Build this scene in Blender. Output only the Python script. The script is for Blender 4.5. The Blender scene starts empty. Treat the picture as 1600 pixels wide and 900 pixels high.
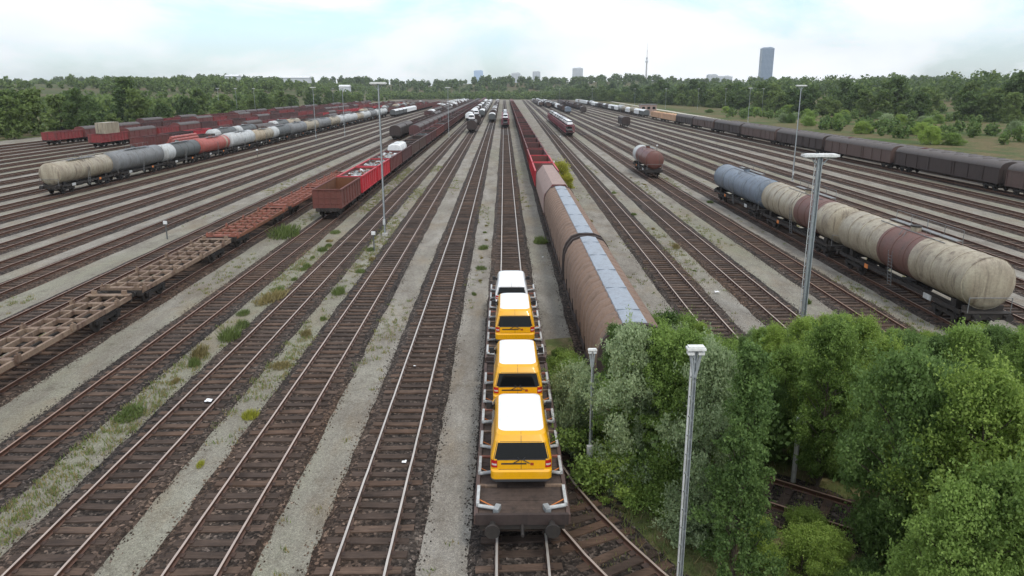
import bpy, math, random
import numpy as np
R = random.Random(11)
NR = np.random.RandomState(5)
S = bpy.context.scene
COL = S.collection
# ------------------------------------------------------------------ camera
H = 13.4
F = 1050.0
PITCH = math.atan(250 / F)
YAW = math.atan(14 / F * math.cos(PITCH))
cam = bpy.data.objects.new('camera', bpy.data.cameras.new('camera'))
COL.objects.link(cam)
cam.location = (0, 0, H)
cam.rotation_euler = (math.pi / 2 - PITCH, 0, -YAW)
cam.data.sensor_width = 36
cam.data.lens = 36 * F / 1600
cam.data.shift_y = -60 / 1600
cam.data.shift_x = -1 / 1600
cam.data.clip_start = 0.3
cam.data.clip_end = 20000
S.camera = cam

# ------------------------------------------------------------------ materials
MATS = {}
def nodes_of(name):
    m = bpy.data.materials.new(name)
    m.use_nodes = True
    nt = m.node_tree
    b = nt.nodes['Principled BSDF']
    MATS[name] = m
    return m, nt, b
def N(nt, t, **kw):
    n = nt.nodes.new(t)
    for k, v in kw.items():
        setattr(n, k, v)
    return n
def noise(nt, scale, detail=4, rough=.6, coord='Object', vec=(1, 1, 1)):
    tc = N(nt, 'ShaderNodeTexCoord')
    mp = N(nt, 'ShaderNodeMapping')
    mp.inputs['Scale'].default_value = vec
    if coord == 'Position':
        ge = N(nt, 'ShaderNodeNewGeometry')
        nt.links.new(ge.outputs['Position'], mp.inputs['Vector'])
    else:
        nt.links.new(tc.outputs[coord], mp.inputs['Vector'])
    n = N(nt, 'ShaderNodeTexNoise')
    n.inputs['Scale'].default_value = scale
    n.inputs['Detail'].default_value = detail
    n.inputs['Roughness'].default_value = rough
    nt.links.new(mp.outputs[0], n.inputs['Vector'])
    return n.outputs['Fac']
def ramp(nt, fac, stops):
    r = N(nt, 'ShaderNodeValToRGB')
    e = r.color_ramp.elements
    while len(e) < len(stops):
        e.new(.5)
    for el, (p, c) in zip(e, stops):
        el.position = p
        el.color = (*c, 1) if len(c) == 3 else c
    nt.links.new(fac, r.inputs['Fac'])
    return r.outputs['Color']
def mix(nt, fac, a, b, mode='MIX'):
    n = N(nt, 'ShaderNodeMix', data_type='RGBA', blend_type=mode)
    for s, v in ((n.inputs[0], fac), (n.inputs[6], a), (n.inputs[7], b)):
        if hasattr(v, 'links'):
            nt.links.new(v, s)
        elif isinstance(v, (int, float)):
            s.default_value = v
        else:
            s.default_value = (*v, 1)
    return n.outputs[2]
def bump(nt, b, fac, strength, dist=.02):
    bp = N(nt, 'ShaderNodeBump')
    bp.inputs['Strength'].default_value = strength
    bp.inputs['Distance'].default_value = dist
    nt.links.new(fac, bp.inputs['Height'])
    nt.links.new(bp.outputs[0], b.inputs['Normal'])
def paint(name, c, rough=.55, dirt=.35, dcol=(.10, .075, .055), metal=0, scale=1.2, coat=0):
    m, nt, b = nodes_of(name)
    f = noise(nt, scale, 6, .7, 'Position', (1, 1, .35))
    f2 = noise(nt, 9, 3, .6, 'Position')
    fac = ramp(nt, f, [(.42, (0, 0, 0)), (.72, (dirt,) * 3)])
    col = mix(nt, fac, c, dcol)
    st = ramp(nt, noise(nt, 2.6, 4, .65, 'Position', (1, 1, .07)), [(.52, (0, 0, 0)), (.70, (min(.8, dirt * 1.5),) * 3)])
    col = mix(nt, st, col, tuple(q * .7 for q in dcol))
    v = ramp(nt, f2, [(.3, (.82 + .12 * (coat > .3),) * 3), (.7, (1.1 - .08 * (coat > .3),) * 3)])
    col = mix(nt, 1.0, col, v, 'MULTIPLY')
    nt.links.new(col, b.inputs['Base Color'])
    b.inputs['Roughness'].default_value = rough
    b.inputs['Metallic'].default_value = metal
    if coat:
        b.inputs['Coat Weight'].default_value = coat
        b.inputs['Coat Roughness'].default_value = .08
    return m
def plain(name, c, rough=.5, metal=0, spec=.5):
    m, nt, b = nodes_of(name)
    b.inputs['Base Color'].default_value = (*c, 1)
    b.inputs['Roughness'].default_value = rough
    b.inputs['Metallic'].default_value = metal
    b.inputs['Specular IOR Level'].default_value = spec
    return m
paint('red', (.27, .03, .034), .55, .5)
paint('carrier_red', (.26, .05, .065), .6, .45)
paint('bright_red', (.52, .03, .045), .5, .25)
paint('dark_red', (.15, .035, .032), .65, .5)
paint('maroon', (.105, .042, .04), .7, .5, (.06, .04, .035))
paint('rail_plate', (.075, .045, .034), .85, .5, (.04, .03, .025))
paint('rust_red', (.155, .048, .036), .75, .5, (.10, .05, .035))
paint('rust', (.20, .075, .035), .85, .6, (.09, .04, .025))
paint('rust_inside', (.17, .07, .032), .9, .6, (.12, .05, .025))
paint('red_rust_frame', (.30, .10, .065), .8, .5)
paint('pale_frame', (.25, .175, .12), .8, .85, (.10, .05, .034))
paint('brown', (.10, .06, .05), .7, .4)
paint('dark_brown', (.052, .035, .03), .75, .4, (.03, .022, .02))
paint('brown_tank', (.15, .055, .042), .45, .35)
paint('black', (.022, .019, .017), .8, .6, (.06, .045, .035))
paint('grey_blue', (.17, .205, .25), .5, .5, (.10, .10, .10))
paint('grey', (.21, .215, .215), .55, .5, (.10, .08, .065))
paint('dark_grey', (.10, .11, .11), .6, .4)
paint('pale_grey', (.52, .53, .52), .5, .4, (.25, .22, .18))
paint('white', (.76, .76, .75), .45, .15, (.4, .37, .33))
paint('cream', (.38, .33, .24), .5, .65, (.16, .11, .075))
paint('beige', (.44, .36, .25), .55, .5, (.2, .14, .09))
paint('band_brown', (.16, .075, .06), .6, .4)
paint('salmon', (.40, .10, .08), .5, .35, (.22, .09, .07))
paint('pink_hood', (.34, .235, .20), .7, .35, (.2, .14, .12))
paint('tan_tarp', (.215, .14, .10), .85, .45, (.17, .115, .085))
paint('roof_sheet', (.30, .335, .38), .45, .3, (.2, .19, .19), .2)
paint('roof_sheet_dark', (.10, .085, .08), .7, .4)
paint('wood_light', (.62, .40, .26), .8, .5, (.38, .22, .13))
paint('plank', (.085, .058, .045), .85, .6, (.04, .028, .022), 0, 3)
paint('galvanised', (.40, .43, .44), .5, .3, (.25, .25, .24), .45)
paint('lamp_white', (.74, .74, .71), .5, .25, (.45, .43, .38))
paint('concrete', (.42, .40, .36), .9, .4, (.25, .22, .19))
paint('bark', (.11, .085, .06), .9, .5, (.05, .04, .03), 0, 4)
paint('scrap', (.42, .43, .42), .6, .6, (.12, .10, .09), .3, 3)
paint('van_yellow', (.82, .395, .004), .32, .04, (.45, .25, .03), 0, 1, .5)
paint('van_white', (.82, .82, .82), .3, .03, (.62, .61, .6), 0, 1, .5)
paint('silver', (.45, .46, .47), .3, .05, (.3, .3, .3), .5)
plain('dark_plastic', (.025, .025, .027), .55)
plain('grey_plastic', (.13, .14, .15), .6)
plain('glass', (.005, .006, .007), .08, 0, .22)
plain('tyre', (.02, .02, .02), .85)
plain('rim', (.35, .35, .36), .4, .7)
plain('tail_red', (.42, .015, .015), .25)
plain('tail_clear', (.55, .45, .42), .25)
plain('badge_red', (.30, .03, .02), .4)
plain('strap_orange', (.62, .20, .05), .8)
plain('litter', (.8, .8, .8), .8)
paint('tower_glass', (.26, .33, .42), .35, .15, (.2, .26, .34), .2, .05)
paint('facade', (.6, .62, .64), .7, .2, (.3, .3, .3), 0, .05)  # skyline wall tone, lightened to put distance haze into the colour
paint('blue_facade', (.42, .56, .75), .4, .1, (.35, .48, .66), 0, .05)

def rail_mat(name, top, side):
    m, nt, b = nodes_of(name)
    ge = N(nt, 'ShaderNodeNewGeometry')
    sx = N(nt, 'ShaderNodeSeparateXYZ')
    nt.links.new(ge.outputs['Normal'], sx.inputs[0])
    up = ramp(nt, sx.outputs[2], [(.93, (0, 0, 0)), (.985, (1, 1, 1))])
    f = noise(nt, 1.5, 5, .7, 'Position')
    t2 = mix(nt, ramp(nt, f, [(.45, (0, 0, 0)), (.75, (.55,) * 3)]), top, tuple(v * .55 for v in top))
    nt.links.new(mix(nt, up, side, t2), b.inputs['Base Color'])
    b.inputs['Roughness'].default_value = .5
    b.inputs['Metallic'].default_value = .25
rail_mat('rail_bright', (.53, .48, .43), (.10, .055, .038))
rail_mat('rail_dull', (.47, .375, .315), (.11, .055, .036))
rail_mat('rail_rust', (.33, .215, .16), (.10, .048, .03))

def ballast(name, a, b_, c):
    m, nt, b = nodes_of(name)
    tc = N(nt, 'ShaderNodeNewGeometry')
    vo = N(nt, 'ShaderNodeTexVoronoi')
    vo.inputs['Scale'].default_value = 11
    nt.links.new(tc.outputs['Position'], vo.inputs['Vector'])
    f = noise(nt, .55, 6, .7, 'Position')
    base = ramp(nt, f, [(.35, a), (.55, b_), (.75, c)])
    st = N(nt, 'ShaderNodeSeparateColor')
    nt.links.new(vo.outputs['Color'], st.inputs[0])
    k = ramp(nt, st.outputs[0], [(0, (.35,) * 3), (.55, (.85,) * 3), (.9, (1.7,) * 3), (1, (3.2,) * 3)])
    pat = ramp(nt, noise(nt, .09, 4, .6, 'Position', (1.6, .35, 1)), [(.36, (.72, .74, .78)), (.5, (1, 1, 1)), (.64, (1.28, 1.06, .9))])
    base = mix(nt, 1.0, base, pat, 'MULTIPLY')
    nt.links.new(mix(nt, 1.0, base, k, 'MULTIPLY'), b.inputs['Base Color'])
    b.inputs['Roughness'].default_value = .9
    b.inputs['Specular IOR Level'].default_value = .2
    bump(nt, b, vo.outputs['Distance'], .9, .05)
ballast('ballast', (.036, .028, .023), (.057, .044, .036), (.08, .065, .053))
ballast('stone', (.06, .049, .04), (.10, .083, .069), (.15, .13, .11))
def wood(name, a, b_):
    m, nt, b = nodes_of(name)
    f = noise(nt, 3, 6, .75, 'Position', (.5, 6, 1))
    g = noise(nt, .8, 4, .6, 'Position')
    col = ramp(nt, f, [(.3, a), (.7, b_)])
    col = mix(nt, 1.0, col, ramp(nt, g, [(.3, (.6,) * 3), (.7, (1.35,) * 3)]), 'MULTIPLY')
    ge = N(nt, 'ShaderNodeNewGeometry')
    col = mix(nt, 1.0, col, ramp(nt, ge.outputs['Random Per Island'], [(0, (.74, .74, .76)), (.5, (1.0, .98, .96)), (.8, (1.25, 1.1, .98)), (1, (1.35, 1.3, 1.26))]), 'MULTIPLY')
    nt.links.new(col, b.inputs['Base Color'])
    b.inputs['Roughness'].default_value = .85
    b.inputs['Specular IOR Level'].default_value = .25
    bump(nt, b, f, .5, .02)
wood('sleeper_wood', (.042, .030, .024), (.115, .08, .06))

def ground_gravel():
    m, nt, b = nodes_of('yard_gravel')
    big = noise(nt, .055, 5, .65, 'Position', (1, .22, 1))
    mid = noise(nt, .6, 6, .7, 'Position', (1, .35, 1))
    fine = noise(nt, 9, 5, .8, 'Position')
    spk = noise(nt, 34, 2, .6, 'Position')
    base = ramp(nt, mid, [(.3, (.19, .165, .135)), (.5, (.275, .25, .213)), (.7, (.36, .335, .29))])
    green = ramp(nt, big, [(.46, (0, 0, 0)), (.62, (.6,) * 3)])
    gm = ramp(nt, mid, [(.35, (.2,) * 3), (.6, (1,) * 3)])
    gf = mix(nt, 1.0, green, gm, 'MULTIPLY')
    col = mix(nt, gf, base, (.20, .205, .12))
    dark = ramp(nt, noise(nt, .9, 7, .75, 'Position'), [(.54, (0, 0, 0)), (.70, (.65,) * 3)])
    col = mix(nt, dark, col, (.11, .09, .07))
    hue = ramp(nt, noise(nt, .33, 5, .7, 'Position', (1, .5, 1)), [(.5, (0, 0, 0)), (.68, (.5,) * 3)])
    col = mix(nt, hue, col, (.26, .20, .13))
    col = mix(nt, 1.0, col, ramp(nt, fine, [(.3, (.72,) * 3), (.7, (1.22,) * 3)]), 'MULTIPLY')
    col = mix(nt, 1.0, col, ramp(nt, spk, [(.3, (.55,) * 3), (.6, (1.05,) * 3), (.75, (1.6,) * 3)]), 'MULTIPLY')
    nt.links.new(col, b.inputs['Base Color'])
    b.inputs['Roughness'].default_value = .95
    b.inputs['Specular IOR Level'].default_value = .1
    bump(nt, b, fine, .6, .04)
ground_gravel()
def earth(name, cols, s=.05):
    m, nt, b = nodes_of(name)
    f = noise(nt, s, 8, .7, 'Position')
    g = noise(nt, 1.4, 5, .75, 'Position')
    col = ramp(nt, f, cols)
    col = mix(nt, 1.0, col, ramp(nt, g, [(.3, (.6,) * 3), (.7, (1.35,) * 3)]), 'MULTIPLY')
    nt.links.new(col, b.inputs['Base Color'])
    b.inputs['Roughness'].default_value = .95
    b.inputs['Specular IOR Level'].default_value = .1
    bump(nt, b, g, .8, .15)
earth('meadow', [(.36, (.05, .085, .022)), (.46, (.085, .10, .036)), (.54, (.15, .115, .06)), (.62, (.07, .095, .032)), (.75, (.13, .11, .055))], .03)
earth('verge', [(.3, (.075, .11, .035)), (.46, (.13, .14, .055)), (.55, (.21, .17, .09)), (.7, (.09, .125, .04))], .5)
earth('hill_grass', [(.34, (.06, .085, .03)), (.5, (.10, .10, .05)), (.64, (.15, .115, .075))], .012)
earth('sand', [(.3, (.44, .41, .34)), (.7, (.58, .55, .47))], .2)

def leafy(name, dark, light, sc=.9, yel=None):
    m, nt, b = nodes_of(name)
    ge = N(nt, 'ShaderNodeNewGeometry')
    oi = N(nt, 'ShaderNodeObjectInfo')
    f = noise(nt, sc, 3, .6, 'Object')
    a = N(nt, 'ShaderNodeMath', operation='MULTIPLY_ADD')
    nt.links.new(ge.outputs['Random Per Island'], a.inputs[0])
    a.inputs[1].default_value = .45
    nt.links.new(f, a.inputs[2])
    a2 = N(nt, 'ShaderNodeMath', operation='MULTIPLY_ADD')
    nt.links.new(oi.outputs['Random'], a2.inputs[0])
    a2.inputs[1].default_value = .35
    nt.links.new(a.outputs[0], a2.inputs[2])
    col = ramp(nt, a2.outputs[0], [(.45, dark), (1.0, light)])
    nt.links.new(col, b.inputs['Base Color'])
    b.inputs['Roughness'].default_value = .6
    b.inputs['Specular IOR Level'].default_value = .3
    tr = N(nt, 'ShaderNodeBsdfTranslucent')
    nt.links.new(col, tr.inputs['Color'])
    ms = N(nt, 'ShaderNodeMixShader')
    ms.inputs[0].default_value = .45
    out = nt.nodes['Material Output']
    nt.links.new(b.outputs[0], ms.inputs[1])
    nt.links.new(tr.outputs[0], ms.inputs[2])
    nt.links.new(ms.outputs[0], out.inputs['Surface'])
leafy('leaf_green', (.085, .145, .03), (.26, .37, .09))
leafy('leaf_bright', (.12, .19, .035), (.34, .45, .10))
leafy('leaf_silver', (.14, .20, .08), (.38, .46, .25))
leafy('leaf_dark', (.055, .105, .03), (.17, .26, .075))
leafy('leaf_far', (.035, .07, .024), (.12, .18, .055), .12)
leafy('leaf_far_light', (.06, .105, .03), (.19, .255, .075), .12)
leafy('weed_green', (.085, .125, .035), (.20, .25, .08), 2)
leafy('weed_yellow', (.22, .23, .03), (.46, .46, .07), 2)
leafy('dry_grass', (.17, .145, .065), (.33, .27, .12), 2)

# ------------------------------------------------------------------ geometry helpers
class G:
    def __init__(s):
        s.v, s.f, s.m = [], [], []
    def add(s, vs, fs, mat):
        o = len(s.v)
        s.v.extend(vs)
        for i, f in enumerate(fs):
            s.f.append([o + k for k in f])
            s.m.append(mat if isinstance(mat, str) else mat[i])
        return s
    def box(s, c, d, mat, rz=0, rx=0, ry=0):
        x, y, z = (q / 2 for q in d)
        vs = []
        for a in ((-x, -y, -z), (x, -y, -z), (x, y, -z), (-x, y, -z), (-x, -y, z), (x, -y, z), (x, y, z), (-x, y, z)):
            px, py, pz = a
            if ry:
                px, pz = px * math.cos(ry) + pz * math.sin(ry), -px * math.sin(ry) + pz * math.cos(ry)
            if rx:
                py, pz = py * math.cos(rx) - pz * math.sin(rx), py * math.sin(rx) + pz * math.cos(rx)
            if rz:
                px, py = px * math.cos(rz) - py * math.sin(rz), px * math.sin(rz) + py * math.cos(rz)
            vs.append((px + c[0], py + c[1], pz + c[2]))
        return s.add(vs, [(3, 2, 1, 0), (4, 5, 6, 7), (0, 1, 5, 4), (1, 2, 6, 5), (2, 3, 7, 6), (3, 0, 4, 7)], mat)
    def tube(s, p, q, r0, mat, r1=None, n=8, caps=True):
        r1 = r0 if r1 is None else r1
        p, q = np.array(p, float), np.array(q, float)
        d = q - p
        d /= np.linalg.norm(d) + 1e-9
        u = np.cross(d, (0, 0, 1) if abs(d[2]) < .9 else (1, 0, 0))
        u /= np.linalg.norm(u)
        w = np.cross(d, u)
        vs = []
        for c, r in ((p, r0), (q, r1)):
            for i in range(n):
                a = 2 * math.pi * i / n
                vs.append(tuple(c + r * (math.cos(a) * u + math.sin(a) * w)))
        fs = [(i, (i + 1) % n, n + (i + 1) % n, n + i) for i in range(n)]
        if caps:
            fs += [tuple(range(n))[::-1], tuple(range(n, 2 * n))]
        return s.add(vs, fs, mat)
    def lathe_y(s, prof, cz, n=28, cx=0, sz=1):
        """prof: (y, r, mat of the band that starts here)"""
        vs, fs, ms = [], [], []
        for y, r, _ in prof:
            for i in range(n):
                a = 2 * math.pi * i / n
                vs.append((cx + r * math.cos(a), y, cz + r * math.sin(a) * sz))
        for k in range(len(prof) - 1):
            for i in range(n):
                j = (i + 1) % n
                fs.append((k * n + i, (k + 1) * n + i, (k + 1) * n + j, k * n + j))
                ms.append(prof[k][2])
        fs.append(tuple(range(n)))
        ms.append(prof[0][2])
        fs.append(tuple(range((len(prof) - 1) * n, len(prof) * n))[::-1])
        ms.append(prof[-1][2])
        return s.add(vs, fs, ms)
    def loft(s, rings, mat, closed=True, caps=True):
        n = len(rings[0])
        vs = [p for r in rings for p in r]
        fs, ms = [], []
        for k in range(len(rings) - 1):
            for i in range(n if closed else n - 1):
                j = (i + 1) % n
                fs.append((k * n + i, k * n + j, (k + 1) * n + j, (k + 1) * n + i))
                ms.append(mat(k, i) if callable(mat) else mat)
        if caps:
            fs.append(tuple(range(n))[::-1])
            ms.append(mat(0, 0) if callable(mat) else mat)
            fs.append(tuple(range((len(rings) - 1) * n, len(rings) * n)))
            ms.append(mat(len(rings) - 2, 0) if callable(mat) else mat)
        return s.add(vs, fs, ms)
    def merge(s, o):
        return s.add(o.v, o.f, o.m)
    def mesh(s, name, ang=35):
        me = bpy.data.meshes.new(name)
        me.from_pydata(s.v, [], s.f)
        idx = {}
        for k in s.m:
            if k not in idx:
                idx[k] = len(idx)
                me.materials.append(MATS[k])
        me.polygons.foreach_set('material_index', [idx[k] for k in s.m])
        if ang:
            me.polygons.foreach_set('use_smooth', [True] * len(s.f))
            me.set_sharp_from_angle(angle=math.radians(ang))
        me.update()
        return me

def props(o, label=None, cat=None, group=None, kind=None):
    for k, v in (('label', label), ('category', cat), ('group', group), ('kind', kind)):
        if v:
            o[k] = v
    return o
def link(name, data, parent=None):
    o = bpy.data.objects.new(name, data)
    COL.objects.link(o)
    if parent is not None:
        o.parent = parent
    return o
class Kit:
    def __init__(s):
        s.n, s.cache, s.one = [], None, None
    def add(s, name, g, parent=None):
        s.n.append((name, g, parent))
        return len(s.n) - 1
    def make(s, name, label, cat, group=None, loc=(0, 0, 0), rz=0, detail=True):
        if detail and len(s.n) > 1:
            if s.cache is None:
                s.cache = [g.mesh(nm) for nm, g, _ in s.n]
            root = link(name, None)
            root.empty_display_size = .3
            obs = []
            for (nm, g, p), me in zip(s.n, s.cache):
                obs.append(link(nm, me, root if p is None else obs[p]))
        else:
            if s.one is None:
                g = G()
                for _, q, _ in s.n:
                    g.merge(q)
                s.one = g.mesh(name)
            root = link(name, s.one)
        root.location = loc
        root.rotation_euler = (0, 0, rz)
        return props(root, label, cat, group)
def structure(name, g, ang=35):
    return props(link(name, g.mesh(name, ang)), kind='structure')
# ------------------------------------------------------------------ rolling stock (x across, y along the track, z up from the rail top)
def add_gear(k, L, inset=2.2, two_axle=False, frame='black', zf=.98):
    u = G()
    for sx in (-.55, .55):
        u.box((sx, 0, zf), (.16, L - .5, .26), frame)
    for e in (-1, 1):
        u.box((0, e * (L / 2 - .12), zf + .02), (2.5, .2, .36), frame)
        u.tube((0, e * (L / 2 + .02), zf), (0, e * (L / 2 + .45), zf - .05), .05, frame, n=6)
    u.box((0, 0, zf - .12), (1.5, .9, .3), frame)
    if not two_axle:
        u.tube((.5, -1.6, zf - .2), (.5, -.5, zf - .2), .18, frame)
    k.add('underframe', u)
    for e in (-1, 1):
        for sx in (-.87, .87):
            b = G()
            b.tube((sx, e * (L / 2 - .02), 1.05), (sx, e * (L / 2 + .36), 1.05), .09, frame, n=10)
            b.tube((sx, e * (L / 2 + .36), 1.05), (sx, e * (L / 2 + .43), 1.05), .22, frame, n=14)
            k.add('buffer', b)
    for e in (-1, 1):
        c = e * (L / 2 - inset)
        b = G()
        ax = (0,) if two_axle else (-.9, .9)
        if two_axle:
            for sx in (-.95, .95):
                b.box((sx, c, .72), (.1, 1.5, .1), frame)
                b.box((sx, c, .5), (.16, .3, .4), frame)
        else:
            for sx in (-.98, .98):
                b.box((sx, c, .62), (.12, 2.5, .22), frame)
                for a in ax:
                    b.box((sx, c + a, .5), (.18, .34, .36), frame)
            b.box((0, c, .72), (2.0, .5, .25), frame)
        ib = k.add('axle_guard' if two_axle else 'bogie', b)
        for a in ax:
            w = G()
            w.tube((-.9, c + a, .46), (.9, c + a, .46), .08, frame, n=8)
            for sx in (-.75, .75):
                w.tube((sx - .065, c + a, .46), (sx + .065, c + a, .46), .46, frame, n=18)
                w.tube((sx * 1.06 - .04, c + a, .46), (sx * 1.06 + .04, c + a, .46), .2, frame, n=12)
            k.add('wheelset', w, ib)

def open_wagon(L, c, inner='rust_inside', top=3.05, end=None, ribs=None):
    k = Kit()
    zb = 1.12
    w = G()
    end = end or c
    t = .07
    W = 1.42
    for sx in (-1, 1):
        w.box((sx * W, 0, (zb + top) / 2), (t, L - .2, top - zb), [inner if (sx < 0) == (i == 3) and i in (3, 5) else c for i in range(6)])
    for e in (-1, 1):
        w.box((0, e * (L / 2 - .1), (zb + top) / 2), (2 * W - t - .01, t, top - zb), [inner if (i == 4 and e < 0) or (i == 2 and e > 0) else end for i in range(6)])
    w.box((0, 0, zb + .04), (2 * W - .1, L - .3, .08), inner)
    ib = k.add('body', w)
    r = G()
    n = ribs or int(round(L / 1.45))
    for sx in (-1, 1):
        for i in range(n + 1):
            y = -L / 2 + .16 + (L - .32) * i / n
            r.box((sx * (W + .075), y, (zb + top) / 2 - .06), (.09, .13, top - zb - .1), c)
        r.box((sx * (W + .05), 0, top + .03), (.2, L - .06, .11), c)
        r.box((sx * (W + .05), 0, zb + .1), (.1, L - .06, .16), c)
        for i in range(n):
            if i % 4 == 1:
                y = -L / 2 + .16 + (L - .32) * (i + .5) / n
                r.box((sx * (W + .055), y, zb + .95), (.03, 1.0, .12), c)
    for e in (-1, 1):
        for x in (-.95, -.32, .32, .95):
            r.box((x, e * (L / 2 - .03), (zb + top) / 2), (.1, .08, top - zb - .1), end)
        r.box((0, e * (L / 2 - .06), top + .04), (2 * W - .2, .16, .11), end)
        for z in (zb + .55, zb + 1.15):
            r.box((0, e * (L / 2 - .04), z), (2 * W - .1, .05, .1), end)
    k.add('side_frame', r, ib)
    add_gear(k, L, 2.2 if L > 11 else 1.9)
    return k

def scrap_load(L, top, mat='scrap', seed=1):
    rr = random.Random(seed)
    g = G()
    nx, ny = 7, int(L * 2)
    vs = []
    for j in range(ny + 1):
        for i in range(nx + 1):
            edge = min(i, nx - i, j, ny - j)
            vs.append((-1.3 + 2.6 * i / nx, -L / 2 + L * j / ny, top - .35 + (.0 if edge == 0 else .12) + rr.uniform(-.12, .22)))
    fs = [(j * (nx + 1) + i, j * (nx + 1) + i + 1, (j + 1) * (nx + 1) + i + 1, (j + 1) * (nx + 1) + i) for j in range(ny) for i in range(nx)]
    g.add(vs, fs, mat)
    for _ in range(int(L * 5)):
        g.box((rr.uniform(-1.1, 1.1), rr.uniform(-L / 2 + .5, L / 2 - .5), top - .2 + rr.uniform(-.05, .25)), (rr.uniform(.15, .7), rr.uniform(.1, .6), .1), rr.choice((mat, mat, 'white', 'dark_grey', 'rust')) if mat == 'scrap' else mat, rr.uniform(0, 3), rr.uniform(-.5, .5), rr.uniform(-.5, .5))
    k = Kit()
    k.add('load', g)
    return k

def tank_wagon(L, bands, r=1.42, top_walk=True, frame='black', rings=5, ringmat=None, ladder=True):
    """bands: list of (fraction, material) from -y to +y"""
    k = Kit()
    cz = 1.32 + r
    TL = L - 1.0
    tot = sum(b[0] for b in bands)
    prof = []
    m0, m1 = bands[0][1], bands[-1][1]
    y0 = -TL / 2
    for a in range(7):
        t = a / 7 * math.pi / 2
        prof.append((y0 - .42 * math.cos(t), max(.02, r * math.sin(t)), m0))
    y = y0
    for f, m in bands:
        prof.append((y, r, m))
        y += TL * f / tot
    prof.append((y, r, m1))
    for a in range(6, -1, -1):
        t = a / 7 * math.pi / 2
        prof.append((TL / 2 + .42 * math.cos(t), max(.02, r * math.sin(t)), m1))
    g = G()
    g.lathe_y(prof, cz, 32)
    it = k.add('tank', g)
    for i in range(rings + 1):
        yy = y0 + TL * i / rings
        f = (yy - y0) / TL * tot
        mm = m1
        for q, m in bands:
            if f <= q + 1e-6:
                mm = m
                break
            f -= q
        h = G()
        h.lathe_y([(yy - .05, r - .01, mm), (yy - .045, r + .028, mm), (yy + .045, r + .028, mm), (yy + .05, r - .01, mm)], cz, 32)
        k.add('hoop', h, it)
    d = G()
    d.tube((0, 0, cz + r - .08), (0, 0, cz + r + .28), .32, m0, n=16)
    d.tube((0, 0, cz + r + .28), (0, 0, cz + r + .36), .36, frame, n=16)
    k.add('dome', d, it)
    if top_walk:
        wk = G()
        wk.box((.5, 0, cz + r + .1), (.42, TL * .5, .05), 'grey')
        for i in range(5):
            wk.tube((.72, -TL * .25 + i * TL * .125, cz + r - .25), (.72, -TL * .25 + i * TL * .125, cz + r + .75), .02, 'grey', n=5)
        wk.tube((.72, -TL * .25, cz + r + .75), (.72, TL * .25, cz + r + .75), .02, 'grey', n=5)
        wk.tube((-.35, -TL * .25, cz + r - .02), (-.35, TL * .25, cz + r - .02), .03, 'grey', n=5)
        k.add('walkway', wk)
    s = G()
    for e in (-1, 1):
        s.box((0, e * (TL / 2 - 1.2), 1.3), (1.9, .5, .5), frame)
        s.box((0, e * (TL / 2 - .1), 1.25), (2.3, .12, .5), frame)
    s.box((1.25, 0, 1.1), (.08, L - 1.2, .22), frame)
    s.box((-1.25, 0, 1.1), (.08, L - 1.2, .22), frame)
    k.add('saddle', s)
    for sx in (-1, 1):
        dp = G()
        dp.box((sx * 1.31, -L * .27, 1.08), (.03, .8, .34), 'pale_grey')
        k.add('data_plate', dp)
        dp = G()
        dp.box((sx * 1.31, L * .2, 1.08), (.03, .45, .3), 'strap_orange')
        k.add('warning_plate', dp)
    if ladder:
        for sx in (1, -1):
            l = G()
            for yy in (-.22, .22):
                l.tube((sx * 1.3, yy, .6), (sx * 1.5, yy, 1.4 + r), .025, 'grey', n=5)
                l.tube((sx * 1.5, yy, 1.4 + r), (sx * .75, yy, cz + r + .02), .025, 'grey', n=5)
            for i in range(10):
                z = .65 + i * .22
                l.tube((sx * (1.3 + .2 * i / 9), -.22, z), (sx * (1.3 + .2 * i / 9), .22, z), .018, 'grey', n=5)
            k.add('ladder', l)
    # end platform with rails
    p = G()
    p.box((0, -L / 2 + .22, 1.2), (2.6, .5, .05), frame)
    for x in (-1.2, 1.2):
        p.tube((x, -L / 2 + .05, 1.2), (x, -L / 2 + .05, 2.1), .025, 'grey', n=5)
    p.tube((-1.2, -L / 2 + .05, 2.1), (1.2, -L / 2 + .05, 2.1), .025, 'grey', n=5)
    k.add('end_platform', p)
    add_gear(k, L, 2.3, frame=frame)
    return k

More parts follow.
